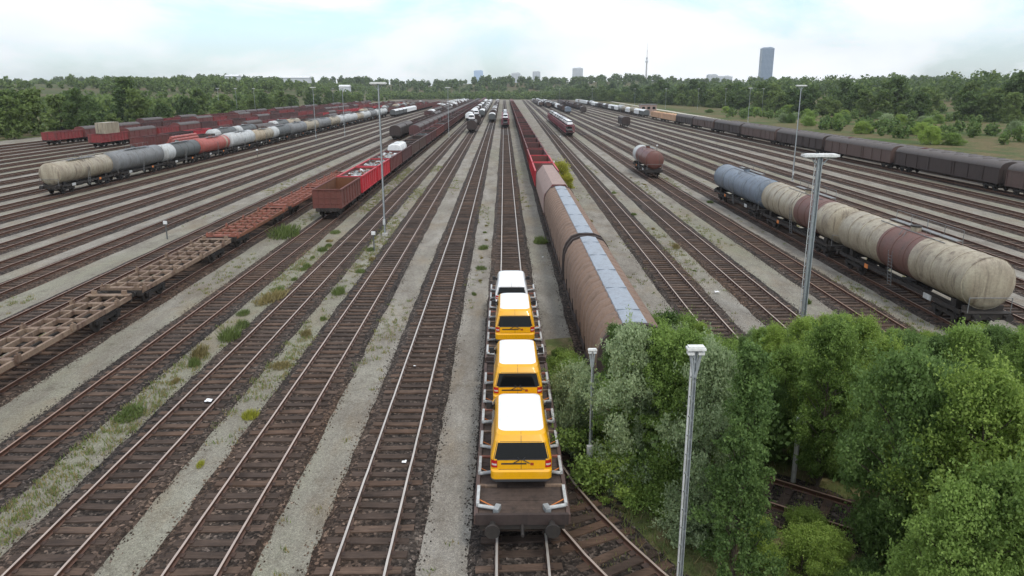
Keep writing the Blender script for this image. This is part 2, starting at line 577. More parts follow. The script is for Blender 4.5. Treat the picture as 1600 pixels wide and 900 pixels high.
def hood_profile(s=0.0):
    half = [(1.40, 1.02), (1.43 + s, 1.6), (1.44 + s, 2.55), (1.40 + s, 3.05), (1.24 + s * .8, 3.5), (.92 + s * .6, 3.92 + s * .6), (.48, 4.12 + s * .3)]
    return [(-x, z) for x, z in half] + [(x, z) for x, z in half[::-1]]
def covered_wagon(L):
    k = Kit()
    rings = []
    n = int(L / .125)
    for i in range(n + 1):
        y = -L / 2 + .25 + (L - .5) * i / n
        s = (-.13, -.02, .045, .07, .075, .07, .045, -.02)[i % 8] + R.uniform(-.008, .012)
        rings.append([(x, y, z) for x, z in hood_profile(s)])
    g = G()
    g.loft(rings, 'tan_tarp')
    ih = k.add('hood', g)
    p = G()
    for sx in (0,):
        p.loft([[(-.52, y, 4.10), (-.50, y, 4.17), (0, y, 4.24), (.50, y, 4.17), (.52, y, 4.10)] for y in np.linspace(-L / 2 + .3, L / 2 - .3, 14)], 'roof_sheet')
    for i in range(5):
        y = -L / 2 + .3 + (L - .6) * (i + .5) / 5
        p.box((0, y, 4.205), (.98, .03, .06), 'roof_sheet')
    k.add('roof_panel', p)
    for e in (-1, 1):
        w = G()
        y0 = e * (L / 2 - .02)
        y1 = e * (L / 2 - .24)
        ya, yb = min(y0, y1), max(y0, y1)
        w.loft([[(x * 1.035, yy, z * 1.012 + .02) for x, z in hood_profile(.05)] for yy in (ya, yb)], 'dark_brown')
        k.add('end_wall', w)
    sl = G()
    for sx in (-1, 1):
        sl.box((sx * 1.46, 0, 1.12), (.1, L - .3, .22), 'dark_brown')
        for i in range(int(L / 2)):
            sl.box((sx * 1.5, -L / 2 + .8 + i * 2, 1.5), (.06, .08, .8), 'dark_brown')
    k.add('side_sill', sl)
    add_gear(k, L, 2.6)
    return k
def hood_wagon(L):
    k = Kit()
    half = [(1.42, 1.05), (1.44, 2.7), (1.35, 3.15), (.62, 4.08)]
    pr = [(-x, z) for x, z in half] + [(x, z) for x, z in half[::-1]]
    for i in range(2):
        g = G()
        ya = -L / 2 + .25 + i * (L - .5) / 2
        yb = ya + (L - .5) / 2 - .05
        sc = 1 if i else 1.02
        g.loft([[(x * sc, y, z * sc) for x, z in pr] for y in (ya, (ya + yb) / 2, yb)], 'pink_hood')
        k.add('hood', g)
    for e in (-1, 1):
        w = G()
        ya, yb = sorted((e * (L / 2 - .02), e * (L / 2 - .3)))
        w.loft([[(x * 1.05, y, z * 1.03) for x, z in pr] for y in (ya, yb)], 'maroon' if e > 0 else 'dark_red')
        k.add('end_wall', w)
    add_gear(k, L, 2.3)
    return k
def box_wagon(L, c='dark_brown', roof='roof_sheet_dark', top=3.1, arch=.75, bays=6, W=1.42):
    k = Kit()
    g = G()
    pr = [(-W, 1.05), (-W, top)] + [(-W * math.cos(a), top + arch * math.sin(a)) for a in np.linspace(.25, math.pi - .25, 9)] + [(W, top), (W, 1.05)]
    rf = range(1, len(pr) - 2)
    g.loft([[(x, y, z) for x, z in pr] for y in (-L / 2 + .15, L / 2 - .15)], lambda a, i: roof if i in rf else c)
    ib = k.add('body', g)
    r = G()
    for sx in (-1, 1):
        for i in range(bays + 1):
            y = -L / 2 + .25 + (L - .5) * i / bays
            r.box((sx * (W + .04), y, (1.05 + top) / 2), (.08, .12, top - 1.1), c)
        for z in (1.15, top - .05):
            r.box((sx * (W + .045), 0, z), (.06, L - .3, .1), c)
    for e in (-1, 1):
        for x in (-.9, -.3, .3, .9):
            r.box((x, e * (L / 2 - .12), (1.05 + top) / 2), (.1, .08, top - 1.2), c)
    for i in range(bays):
        y = -L / 2 + .25 + (L - .5) * (i + .5) / bays
        r.box((0, y, top + arch + .01), (1.3, .06, .05), roof)
    k.add('side_frame', r, ib)
    for sx in (-1, 1):
        dr = G()
        dr.box((sx * (W + .05), 0, (1.15 + top) / 2), (.05, L / bays * 1.6, top - 1.3), c)
        k.add('sliding_door', dr)
    add_gear(k, L, 2.4, L < 11)
    return k
def skeleton_flat(L, c, c2=None):
    k = Kit()
    g = G()
    c2 = c2 or c
    for sx in (-1.2, -.45, .45, 1.2):
        g.box((sx, 0, 1.12), (.16 if abs(sx) > 1 else .12, L - .2, .26), c)
    n = int(L / 1.35)
    for i in range(n + 1):
        y = -L / 2 + .2 + (L - .4) * i / n
        g.box((0, y, 1.15), (2.46, .2 if i % 3 else .34, .2), c2)
    k.add('deck_frame', g)
    for sx in (-1, 1):
        for i in range(0, n + 1, 3):
            b = G()
            y = -L / 2 + .3 + (L - .6) * i / n
            b.box((sx * 1.3, y, 1.28), (.14, .3, .34), c2)
            b.tube((sx * 1.3, y, 1.4), (sx * 1.3, y, 1.55), .05, c2, n=6)
            k.add('twist_lock', b)
    for e in (-1, 1):
        b = G()
        b.box((0, e * (L / 2 - .25), 1.3), (2.6, .4, .06), c2)
        for x in (-.9, .9):
            b.box((x, e * (L / 2 - .15), 1.42), (.3, .12, .26), c2)
        k.add('end_plate', b)
    add_gear(k, L, 2.2)
    return k
def car_flat(L, ncars=2):
    k = Kit()
    g = G()
    W = 1.36
    npl = int(L / .24)
    for i in range(npl):
        y = -L / 2 + .12 + (L - .24) * (i + .5) / npl
        g.box((0, y, 1.19 + R.uniform(-.008, .008)), (2 * W - .14, .225, .07), 'plank')
    ik = k.add('deck', g)
    for sx in (-1, 1):
        s = G()
        s.box((sx * W, 0, 1.12), (.12, L - .1, .3), 'brown')
        k.add('side_sill', s, ik)
        y = -L / 2 + .5
        i = 0
        while y < L / 2 - 1.0:
            e = G()
            e.box((sx * (W - .04), y + .45, 1.33), (.09, .95, .12), 'pale_grey')
            k.add('edge_rail', e)
            b = G()
            b.tube((sx * (W - .06), y - .1, 1.36), (sx * (W - .62), y + .14 * (1 if i % 2 else -1) - .05, 1.32), .055, 'pale_grey', n=8)
            b.box((sx * (W - .62), y + .14 * (1 if i % 2 else -1) - .05, 1.3), (.16, .3, .16), 'galvanised', .3 * sx)
            b.tube((sx * (W - .05), y + .25, 1.34), (sx * (W - .5), y - .02, 1.27), .018, 'strap_orange', n=5)
            k.add('wheel_chock', b)
            c = G()
            c.box((sx * (W - .33), y + 1.1, 1.25), (.56, .1, .06), 'red_rust_frame' if i % 2 else 'pale_frame')
            k.add('cross_tie', c)
            y += 1.72
            i += 1
    for e in (-1, 1):
        b = G()
        b.box((0, e * (L / 2 - .04), 1.15), (2 * W, .1, .34), 'dark_brown')
        k.add('end_beam', b)
    add_gear(k, L, 2.0)
    return k
def deck_carrier(L, c='carrier_red'):
    k = Kit()
    lo, up = G(), G()
    lo.box((0, 0, 1.1), (2.8, L - .2, .2), c)
    k.add('lower_deck', lo)
    up.box((0, 0, 2.95), (2.7, L - .2, .14), c)
    for sx in (-1, 1):
        up.box((sx * 1.38, 0, 3.1), (.08, L - .2, .26), c)
    k.add('upper_deck', up)
    n = 7
    for sx in (-1, 1):
        for i in range(n):
            y = -L / 2 + .3 + (L - .6) * i / (n - 1)
            p = G()
            p.box((sx * 1.38, y, 2.05), (.14, .26, 1.8), c)
            if i < n - 1:
                dy = (L - .6) / (n - 1)
                p.tube((sx * 1.38, y, 1.25), (sx * 1.38, y + dy, 2.85), .05, c, n=5)
            k.add('post', p)
    add_gear(k, L, 2.6)
    return k

# ------------------------------------------------------------------ cars and vans by stacked horizontal slices
def interp(tab):
    zs = [t[0] for t in tab]
    vs = [t[1] for t in tab]
    return lambda z: float(np.interp(z, zs, vs))
def slice_body(zs, rear, front, halfw, rc, matf, nc=6):
    g = G()
    rings = []
    for z in zs:
        w, a, b = halfw(z), rear(z), front(z)
        r = min(rc(z), w * .9, (b - a) * .45)
        ring = []
        for cx, cy, t0 in ((w - r, a + r, -math.pi / 2), (w - r, b - r, 0), (-w + r, b - r, math.pi / 2), (-w + r, a + r, math.pi)):
            for i in range(nc + 1):
                t = t0 + math.pi / 2 * i / nc
                ring.append((cx + r * math.cos(t), cy + r * math.sin(t), z))
        rings.append(ring)
    for k in range(len(rings) - 1):
        g.loft([rings[k], rings[k + 1]], matf((zs[k] + zs[k + 1]) / 2), caps=False)
    n = len(rings[0])
    g.add(rings[-1], [tuple(range(n))], matf(9))
    g.add(rings[0], [tuple(range(n))[::-1]], 'dark_plastic')
    return g
def patch(fn, us, vs_, off_mat, flip=False):
    """grid from fn(u, v) -> point"""
    g = G()
    pts = [fn(u, v) for v in vs_ for u in us]
    nu = len(us)
    fs = [(j * nu + i, j * nu + i + 1, (j + 1) * nu + i + 1, (j + 1) * nu + i) for j in range(len(vs_) - 1) for i in range(nu - 1)]
    if flip:
        fs = [f[::-1] for f in fs]
    g.add(pts, fs, off_mat)
    return g
def van_kit(colour='van_yellow', roofc='van_white'):
    k = Kit()
    rear = interp([(.32, .14), (.42, .04), (.5, 0), (.74, 0), (.79, .07), (1.1, .10), (1.62, .25), (1.80, .38), (1.88, .52), (1.93, .72), (1.96, 1.1)])
    front = interp([(.32, 4.72), (.5, 4.86), (.7, 4.88), (.9, 4.78), (1.05, 4.42), (1.12, 4.12), (1.6, 3.5), (1.85, 3.18), (1.93, 2.95), (1.96, 2.6)])
    halfw = interp([(.32, .90), (.5, .945), (1.0, .955), (1.15, .94), (1.6, .835), (1.8, .775), (1.88, .715), (1.93, .62), (1.96, .4)])
    rc = interp([(.3, .16), (1.1, .17), (1.6, .2), (1.9, .25), (1.96, .3)])
    zs = [.32, .37, .42, .5, .62, .74, .77, .79, .95, 1.05, 1.09, 1.12, 1.25, 1.4, 1.5, 1.62, 1.7, 1.8, 1.845, 1.87]
    b = slice_body(zs, rear, front, halfw, rc, lambda z: 'grey_plastic' if z < .47 else colour)
    k.add('body', b)
    k.add('roof', slice_body([1.871, 1.90, 1.93, 1.95, 1.96], rear, front, lambda z: halfw(z) - .012, rc, lambda z: roofc))
    rg = G()
    for x in (-.42, -.14, .14, .42):
        rg.loft([[(x - .03, y, 1.93), (x + .03, y, 1.93), (x + .015, y, 1.972), (x - .015, y, 1.972)] for y in (1.25, 2.5)], roofc)
    k.add('roof_rib', rg)
    def rs(x, z, off=.008):
        w, r = halfw(z), rc(z)
        e = max(0, abs(x) - (w - r))
        return (x, rear(z) + r - math.sqrt(max(0, r * r - e * e)) - off, z)
    zl = np.linspace
    k.add('rear_window', patch(lambda u, v: rs(u * (halfw(v) - .12), v), zl(-1, 1, 15), zl(1.13, 1.60, 9), 'glass'))
    wf = patch(lambda u, v: rs(u * (halfw(v) - .085), v, .004), zl(-1, 1, 15), zl(1.09, 1.64, 9), 'dark_plastic')
    k.add('window_seal', wf)
    for sx in (-1, 1):
        a, c = sorted((sx * .93, sx * .74))
        it = k.add('tail_light', patch(lambda u, v: rs(u, v, .012), zl(a, c, 7), zl(.86, 1.09, 5), 'tail_red'))
        k.add('lamp_lens', patch(lambda u, v: rs(u, v, .017), zl(a + .02, c - .02, 5), zl(.93, .99, 3), 'tail_clear'), it)
    pl = patch(lambda u, v: rs(u, v, .010), zl(-.62, .16, 5), zl(.955, 1.005, 3), 'dark_plastic')
    k.add('handle_recess', pl)
    gap = G()
    for x in (-.004,):
        for a, c in ((.80, 1.12), (1.61, 1.86)):
            gap.merge(patch(lambda u, v: rs(u, v, .006), [x - .006, x + .006], zl(a, c, 6), 'dark_plastic'))
    gap.merge(patch(lambda u, v: rs(u, v, .006), zl(-.7, .7, 9), [.792, .806], 'dark_plastic'))
    k.add('door_gap', gap)
    k.add('badge', patch(lambda u, v: rs(u, v, .014), zl(.28, .38, 3), zl(.93, 1.01, 3), 'badge_red'))
    for sx in (-1, 1):
        wp = G()
        wp.tube(rs(sx * .04, 1.12, .03), rs(sx * .26, 1.0, .03), .014, 'dark_plastic', n=5)
        wp.tube(rs(sx * .04, 1.12, .03), rs(sx * .12, 1.19, .03), .010, 'dark_plastic', n=5)
        k.add('wiper', wp)
    k.add('rear_bumper', patch(lambda u, v: rs(u * (halfw(v) - .03), v, .02), zl(-1, 1, 17), zl(.36, .47, 3), 'grey_plastic'))
    for sx in (-1, 1):
        for a, c in ((.55, 1.95), (2.05, 3.1), (3.2, 3.75)):
            k.add('side_window', patch(lambda u, v: (sx * (halfw(v) + .006), min(u, front(v) - .25) if c > 3.5 else u, v), zl(a, c, 4), zl(1.15, 1.58, 5), 'glass' if c > 3 else colour, sx < 0))
        m = G()
        m.box((sx * 1.06, 3.55, 1.22), (.2, .1, .24), 'dark_plastic')
        m.box((sx * .97, 3.57, 1.2), (.1, .06, .06), 'dark_plastic')
        k.add('door_mirror', m)
        for y in (.95, 3.95):
            w = G()
            w.tube((sx * .72, y, .33), (sx * .955, y, .33), .33, 'tyre', n=24)
            iw = k.add('wheel', w)
            q = G()
            q.tube((sx * .9, y, .33), (sx * .965, y, .33), .2, 'rim', n=16)
            k.add('rim', q, iw)
    ws = patch(lambda u, v: (u * (halfw(v) - .1), front(v) + .008, v), zl(-1, 1, 7), zl(1.16, 1.78, 6), 'glass', True)
    k.add('windscreen', ws)
    return k
def car_kit(colour, L=4.2, top=1.46):
    k = Kit()
    rear = interp([(.25, .12), (.5, 0), (.85, .06), (.95, .18), (1.3, .55), (top, 1.0)])
    front = interp([(.25, L - .1), (.45, L), (.65, L - .1), (.85, L - .9), (.95, L - 1.25), (1.3, L - 1.95), (top, L - 2.3)])
    halfw = interp([(.25, .8), (.5, .87), (.9, .86), (1.3, .68), (1.42, .6), (top, .45)])
    rc = interp([(.2, .2), (1, .25), (top, .25)])
    zs = [.25, .4, .5, .65, .85, .93, .97, 1.3, 1.36, 1.41, top]
    k.add('body', slice_body(zs, rear, front, halfw, rc, lambda z: 'glass' if .97 < z < 1.3 else colour))
    for sx in (-1, 1):
        for y in (.75, L - .85):
            w = G()
            w.tube((sx * .65, y, .3), (sx * .88, y, .3), .3, 'tyre', n=14)
            k.add('wheel', w)
        t = G()
        t.box((sx * .68, .1, .78), (.22, .08, .16), 'tail_red')
        k.add('tail_light', t)
    return k
# ------------------------------------------------------------------ world, sun
SUN_EL, SUN_AZ = math.radians(56), math.radians(150)      # azimuth clockwise from +Y
w = bpy.data.worlds.new('World')
S.world = w
w.use_nodes = True
nt = w.node_tree
bg = nt.nodes['Background']
sky = N(nt, 'ShaderNodeTexSky', sky_type='NISHITA')
sky.sun_disc = False
sky.sun_elevation = SUN_EL
sky.sun_rotation = SUN_AZ
sky.air_density = 1.2
sky.dust_density = 1.5
tc = N(nt, 'ShaderNodeTexCoord')
mp = N(nt, 'ShaderNodeMapping')
mp.inputs['Scale'].default_value = (1, 1, 3.2)
mp.inputs['Location'].default_value = (.35, .1, 0)
nt.links.new(tc.outputs['Generated'], mp.inputs[0])
nz = N(nt, 'ShaderNodeTexNoise')
nz.inputs['Scale'].default_value = 2.6
nz.inputs['Detail'].default_value = 8
nz.inputs['Roughness'].default_value = .55
nz.inputs['Distortion'].default_value = .4
nt.links.new(mp.outputs[0], nz.inputs['Vector'])
cl = ramp(nt, nz.outputs['Fac'], [(.39, (.25,) * 3), (.50, (.85,) * 3), (.57, (1,) * 3)])
nz2 = N(nt, 'ShaderNodeTexNoise')
nz2.inputs['Scale'].default_value = 4.5
nz2.inputs['Detail'].default_value = 6
nt.links.new(mp.outputs[0], nz2.inputs['Vector'])
cc = ramp(nt, nz2.outputs['Fac'], [(.35, (14.4, 15.2, 15.8)), (.6, (17.0, 17.3, 17.5))])
skyb = mix(nt, 1.0, sky.outputs[0], (2.1, 2.7, 3.3), 'MULTIPLY')
nt.links.new(mix(nt, cl, skyb, cc), bg.inputs['Color'])
bg.inputs['Strength'].default_value = .072
sun = bpy.data.objects.new('sun', bpy.data.lights.new('sun', 'SUN'))
COL.objects.link(sun)
sun.data.energy = 1.5
sun.data.angle = math.radians(10)
sun.data.color = (1, .95, .87)
sun.rotation_euler = (math.pi / 2 - SUN_EL, 0, -SUN_AZ + math.pi)
S.view_settings.view_transform = 'Standard'
S.view_settings.look = 'None'
S.view_settings.exposure = 0.09
S.view_settings.gamma = 1

# ------------------------------------------------------------------ ground and terrain
def sheet(name, pts, z, mat, n=1):
    g = G()
    g.add([(x, y, z) for x, y in pts], [tuple(range(len(pts)))], mat)
    return structure(name, g, 0)
GZ = -.24
sheet('ground', [(-9000, -400), (9000, -400), (9000, 12000), (-9000, 12000)], GZ - .03, 'meadow')
sheet('yard_gravel', [(-136, -30), (78, -30), (95, 960), (-142, 960)], GZ - .01, 'yard_gravel')
# trodden verge by the siding in front of the wood
def hill_mesh(x0, x1, y0, y1, hf, nx, ny, mat, name):
    g = G()
    vs = [(x0 + (x1 - x0) * i / nx, y0 + (y1 - y0) * j / ny, 0) for j in range(ny + 1) for i in range(nx + 1)]
    vs = [(x, y, hf(x, y)) for x, y, _ in vs]
    g.add(vs, [(j * (nx + 1) + i, j * (nx + 1) + i + 1, (j + 1) * (nx + 1) + i + 1, (j + 1) * (nx + 1) + i) for j in range(ny) for i in range(nx)], mat)
    return structure(name, g, 60)
def smooth(a, b, t):
    t = min(1, max(0, (t - a) / (b - a)))
    return t * t * (3 - 2 * t)
def hill_l(x, y):
    h = 17 * smooth(0, 90, -x - 130 - .02 * y) * smooth(430, 760, y) * (1 - .4 * smooth(1300, 1900, y))
    return -.5 + h * (1 + .16 * math.sin(x * .013 + 1) + .12 * math.sin(y * .009 + x * .021))
def hill_far(x, y):
    h = 26 * smooth(1150, 1380, y)
    return -.6 + h * (1 + .12 * math.sin(x * .008) + .1 * math.sin(x * .023 + 2))
def hill_r(x, y):
    h = 9 * smooth(0, 160, x - 175 + .02 * y) * smooth(160, 480, y)
    return -.5 + h * (1 + .14 * math.sin(x * .017) + .1 * math.sin(y * .012 + x * .015))
hill_mesh(-1900, -120, 420, 2000, hill_l, 60, 50, 'hill_grass', 'hill')
hill_mesh(-1500, 1500, 1150, 2300, hill_far, 60, 24, 'hill_grass', 'hill')
hill_mesh(150, 1900, 150, 2000, hill_r, 60, 60, 'meadow', 'hill')
# pale service road along the right edge of the yard
g = G()
def road_line(y):
    return 84 + .052 * y
ys = list(range(20, 900, 20))
g.add([(road_line(y) + s * (1.9 + .25 * math.sin(y * .7 + s)), y, GZ + .005) for y in ys for s in (-1, 1)], [(2 * i, 2 * i + 1, 2 * i + 3, 2 * i + 2) for i in range(len(ys) - 1)], 'sand')
structure('service_road', g, 0)

# ------------------------------------------------------------------ tracks
KL, KR = -.0065, .0150
TR = {}
def deftrack(key, lat, k, d0=-6, d1=900):
    TR[key] = (lat, k, d0, d1)
deftrack('cars', .50, .0004)
deftrack('left1', -4.14, -.0030)
deftrack('left2', -8.87, KL)
deftrack('left3', -13.4, KL)
deftrack('left4', -18.25, KL)
deftrack('left5', -23.7, KL)
for i, v in enumerate((-28.8, -34.6, -39.3, -44, -48.6, -53.6, -58.4, -63.6, -68.8, -74.2, -79.6, -85, -90.4, -95.8, -101.2, -106.6, -112, -117.4, -122.8)):
    deftrack('left%d' % (6 + i), v, KL, 10, 950)
deftrack('right1', 5.22, .004, 20)
for i, v in enumerate((11.7, 16.5, 21.9)):
    deftrack('right%d' % (2 + i), v, KR, 33)
for i, v in enumerate((26.6, 31.4, 36.1, 40.8, 45.4, 50.2, 56.0, 61.2, 66.2, 71.5)):
    deftrack('right%d' % (5 + i), v, KR, 10, 950)
def tx(key, y):
    return TR[key][0] + TR[key][1] * y
RAIL = [(-.07, -.17), (-.015, -.14), (-.015, -.045), (-.036, -.03), (-.036, 0), (.036, 0), (.036, -.03), (.015, -.045), (.015, -.14), (.07, -.17)]
def build_track(pts, near, seed, railm):
    """pts: centre line (x, y); near: sleepers are modelled up to this distance"""
    rr = random.Random(seed)
    root = link('railway_track', None)
    props(root, kind='structure')
    root.location = (pts[0][0], pts[0][1], 0)
    ox, oy = pts[0]
    def frame_at(i):
        a, b = pts[max(0, i - 1)], pts[min(len(pts) - 1, i + 1)]
        dx, dy = b[0] - a[0], b[1] - a[1]
        l = math.hypot(dx, dy)
        return dx / l, dy / l
    bed = G()
    prof = [(-1.62, GZ - .012), (-1.4, -.2), (-1.2, -.185), (-.6, -.208), (0, -.216), (.6, -.208), (1.2, -.185), (1.4, -.2), (1.62, GZ - .012)]
    vs = []
    for i, (x, y) in enumerate(pts):
        tx_, ty_ = frame_at(i)
        for j, (px, pz) in enumerate(prof):
            jit = rr.uniform(-.06, .06) if j in (0, 8) else (rr.uniform(-.06, .06) if j in (1, 7) else 0)
            q = px + jit
            vs.append((x + ty_ * q - ox, y - tx_ * q - oy, pz + (rr.uniform(-.015, .015) if 0 < j < 8 else 0)))
    n = len(prof)
    bed.add(vs, [(i * n + j, i * n + j + 1, (i + 1) * n + j + 1, (i + 1) * n + j) for i in range(len(pts) - 1) for j in range(n - 1)], 'ballast')
    # sleepers belong to the bed
    acc = 0
    for i in range(len(pts) - 1):
        (xa, ya), (xb, yb) = pts[i], pts[i + 1]
        l = math.hypot(xb - xa, yb - ya)
        while acc < l:
            t = acc / l
            x, y = xa + (xb - xa) * t, ya + (yb - ya) * t
            if y < near:
                ang = math.atan2(-(xb - xa), yb - ya)
                bed.box((x - ox + rr.gauss(0, .05), y - oy + rr.gauss(0, .03), -.235 + rr.uniform(-.02, .016)), (2.5 + rr.uniform(-.08, .08), .29, .15), 'sleeper_wood', ang + rr.gauss(0, .03))
                if y < 48:
                    for q in (-.753, .753):
                        bed.box((x - ox + q, y - oy, -.155), (.3, .17, .03), 'rail_plate', ang)
            acc += .62
        acc -= l
    if near > 120 or seed == 777:
        # loose stones on and beside the bed
        for i in range(len(pts) - 1):
            (xa, ya), (xb, yb) = pts[i], pts[i + 1]
            if ya > 62 or ya < 9 or abs(xa) > 24:
                continue
            txx, tyy = frame_at(i)
            l = math.hypot(xb - xa, yb - ya)
            for _ in range(int(l * (105 if ya < 34 else 45))):
                t = rr.random()
                side = rr.choice((-1, 1))
                q = side * abs(rr.gauss(1.55, .15)) if rr.random() < .75 else rr.uniform(-1.3, 1.3)
                zz = GZ + .012 if abs(q) > 1.58 else -.2
                s_ = rr.uniform(.015, .042)
                cx, cy = xa + (xb - xa) * t + tyy * q, ya + (yb - ya) * t - txx * q
                a = rr.uniform(0, 3)
                ca, sa = math.cos(a) * s_, math.sin(a) * s_
                stones.add([(cx + ca, cy + sa, zz - .02), (cx - sa * 1.2, cy + ca * 1.2, zz - .02), (cx - ca, cy - sa, zz - .02), (cx + sa, cy - ca, zz - .02), (cx + ca * .2, cy + sa * .2, zz + s_ * .8)], [(0, 1, 4), (1, 2, 4), (2, 3, 4), (3, 0, 4)], 'stone')
    link('track_bed', bed.mesh('track_bed', 0), root)
    for s in (-.753, .753):
        r = G()
        step = pts
        rings = []
        for i, (x, y) in enumerate(step):
            tx_, ty_ = frame_at(i)
            wob = rr.uniform(-.006, .006)
            rings.append([(x + ty_ * (s + a + wob) - ox, y - tx_ * (s + a + wob) - oy, z) for a, z in RAIL])
        r.loft(rings, railm)
        link('rail', r.mesh('rail', 25), root)
    return root
stones = G()
def dist_steps(a, b):
    out = [a]
    while out[-1] < b:
        out.append(min(b, out[-1] + max(.7, out[-1] * .03)))
    return out
for i, (key, (lat, k, d0, d1)) in enumerate(TR.items()):
    rm = 'rail_bright' if key in ('cars', 'left1') else ('rail_dull' if key in ('left2', 'left3', 'right2', 'right3') else 'rail_rust')
    build_track([(lat + k * y, y) for y in dist_steps(d0, d1)], 210 if abs(lat) < 30 else 150, 100 + i, rm)
# the siding that leaves the car-train track and swings to the right in front of the wood
sid = [(.52, 29.5), (.62, 27), (.86, 24.5), (1.25, 22.4), (1.72, 20.7), (2.35, 19.1), (3.05, 17.6), (3.8, 16.2), (4.62, 14.8), (5.5, 13.4), (6.45, 12), (7.4, 10.7)]
fine = []
for a, b in zip(sid[:-1], sid[1:]):
    for t in (0, .33, .66):
        fine.append((a[0] + (b[0] - a[0]) * t, a[1] + (b[1] - a[1]) * t))
build_track(fine, 99, 777, 'rail_dull')
build_track([(7.4 + .52 * i, 21.3 - .36 * i) for i in range(13)], 99, 778, 'rail_rust').location.z = .2
props(link('loose_stones', stones.mesh('loose_stones', 0)), 'loose ballast stones strewn along the track edges', 'stones', kind='stuff')
g = G()
vp = []
for j in range(14):
    for i in range(24):
        x, y = 2.2 + i * 1.05, 9 + j * 2.05
        m = smooth(0, 3, x - 3.4) * smooth(0, 4, 34 - y)
        vp.append((x + R.uniform(-.3, .3), y + R.uniform(-.3, .3), GZ - .006 + .02 * min(1, m * 6) + .35 * smooth(0, 6, x - 8) * smooth(0, 8, 32 - y) + R.uniform(0, .04) * m))
g.add(vp, [(j * 24 + i, j * 24 + i + 1, j * 24 + 25 + i, j * 24 + 24 + i) for j in range(13) for i in range(23)], 'verge')
structure('grass_verge', g, 60)

# ------------------------------------------------------------------ lamp masts and posts
def mast_kit(h, r, head_w, near=False):
    k = Kit()
    b = G()
    b.box((0, 0, .05), (r * 6, r * 6, .5), 'concrete')
    k.add('base', b)
    p = G()
    if near:
        for sx in (-1, 1):
            p.box((sx * r * .9, 0, h / 2 + .2), (r * .4, r * 1.6, h - .5), 'galvanised')
        p.box((0, .02, h / 2 + .2), (r * 1.4, r * .25, h - .5), 'galvanised')
        for i in range(int(h / .42)):
            z = .5 + i * .42
            p.box((0, 0, z), (r * 1.4, r * .3, .05), 'galvanised')
            p.box((-r * 1.7, 0, z + .1), (r * 1.4, .03, .03), 'galvanised')
        p.box((-r * 2.3, 0, h / 2 + .5), (.035, .03, h - 1.2), 'pale_grey')
    else:
        p.tube((0, 0, .2), (0, 0, h - .1), r, 'galvanised', r * .7, n=12)
        p.tube((r + .03, 0, .4), (r * .7 + .03, 0, h - .3), .02, 'dark_grey', n=5)
        p.box((0, -r - .05, 1.4), (.22, .14, .5), 'pale_grey')
    k.add('pole', p)
    hd = G()
    hw_ = min(.55, head_w * .5)
    hd.box((0, 0, h), (head_w, hw_, min(.12, head_w * .11)), 'lamp_white')
    hd.box((0, 0, h + min(.07, head_w * .1)), (head_w * .86, hw_ * .8, min(.06, head_w * .1)), 'lamp_white')
    for sx in (-1, 1):
        hd.tube((sx * r * .6, 0, h - .6), (sx * head_w * .3, 0, h - .06), .03, 'galvanised', n=6)
    ih = k.add('lamp_head', hd)
    for sx in (-1, 1):
        q = G()
        q.box((sx * head_w * .28, 0, h - .085), (head_w * .34, hw_ * .7, .06), 'lamp_white')
        k.add('lamp_glass', q, ih)
    return k
# ------------------------------------------------------------------ vegetation
def leaf_quads(centres, outs, size, elong=1.5):
    n = len(centres)
    d = NR.normal(size=(n, 3)) + outs * .7
    d /= np.linalg.norm(d, axis=1)[:, None]
    a = np.cross(d, NR.normal(size=(n, 3)))
    a /= np.linalg.norm(a, axis=1)[:, None] + 1e-9
    b = np.cross(d, a)
    s = size * NR.uniform(.6, 1.35, n)[:, None]
    a = a * s * elong * .5
    b = b * s * .5
    v = np.stack([centres - a, centres - b * .9 + a * .1, centres + a, centres + b * .9 + a * .1], 1).reshape(-1, 3)
    f = np.arange(4 * n).reshape(-1, 4)
    return v, f
def clump_cloud(blobs, count, spray=0):
    """blobs: (centre, radius xyz); leaves sit mostly near the shell of each clump"""
    rad = np.array([b[1] for b in blobs], float)
    cen = np.array([b[0] for b in blobs], float)
    wgt = (rad.prod(1)) ** (2 / 3)
    idx = NR.choice(len(blobs), count, p=wgt / wgt.sum())
    d = NR.normal(size=(count, 3))
    d /= np.linalg.norm(d, axis=1)[:, None]
    r = NR.uniform(.2, 1.3, count) ** .6
    p = cen[idx] + d * r[:, None] * rad[idx]
    if spray:
        m = int(count * spray) // 14
        bi = NR.choice(len(blobs), m, p=wgt / wgt.sum())
        dd = NR.normal(size=(m, 3))
        dd[:, 2] += .35
        dd /= np.linalg.norm(dd, axis=1)[:, None]
        ln = NR.uniform(1.3, 2.6, m)
        t = np.tile(np.linspace(.45, 1, 14), m)
        q = np.repeat(cen[bi], 14, 0) + np.repeat(dd * rad[bi] * ln[:, None], 14, 0) * t[:, None] + NR.normal(size=(m * 14, 3)) * .035 * np.repeat(rad[bi, :1] / .3, 14, 0)
        p = np.concatenate([p, q])
        d = np.concatenate([d, np.repeat(dd, 14, 0)])
    return p, d
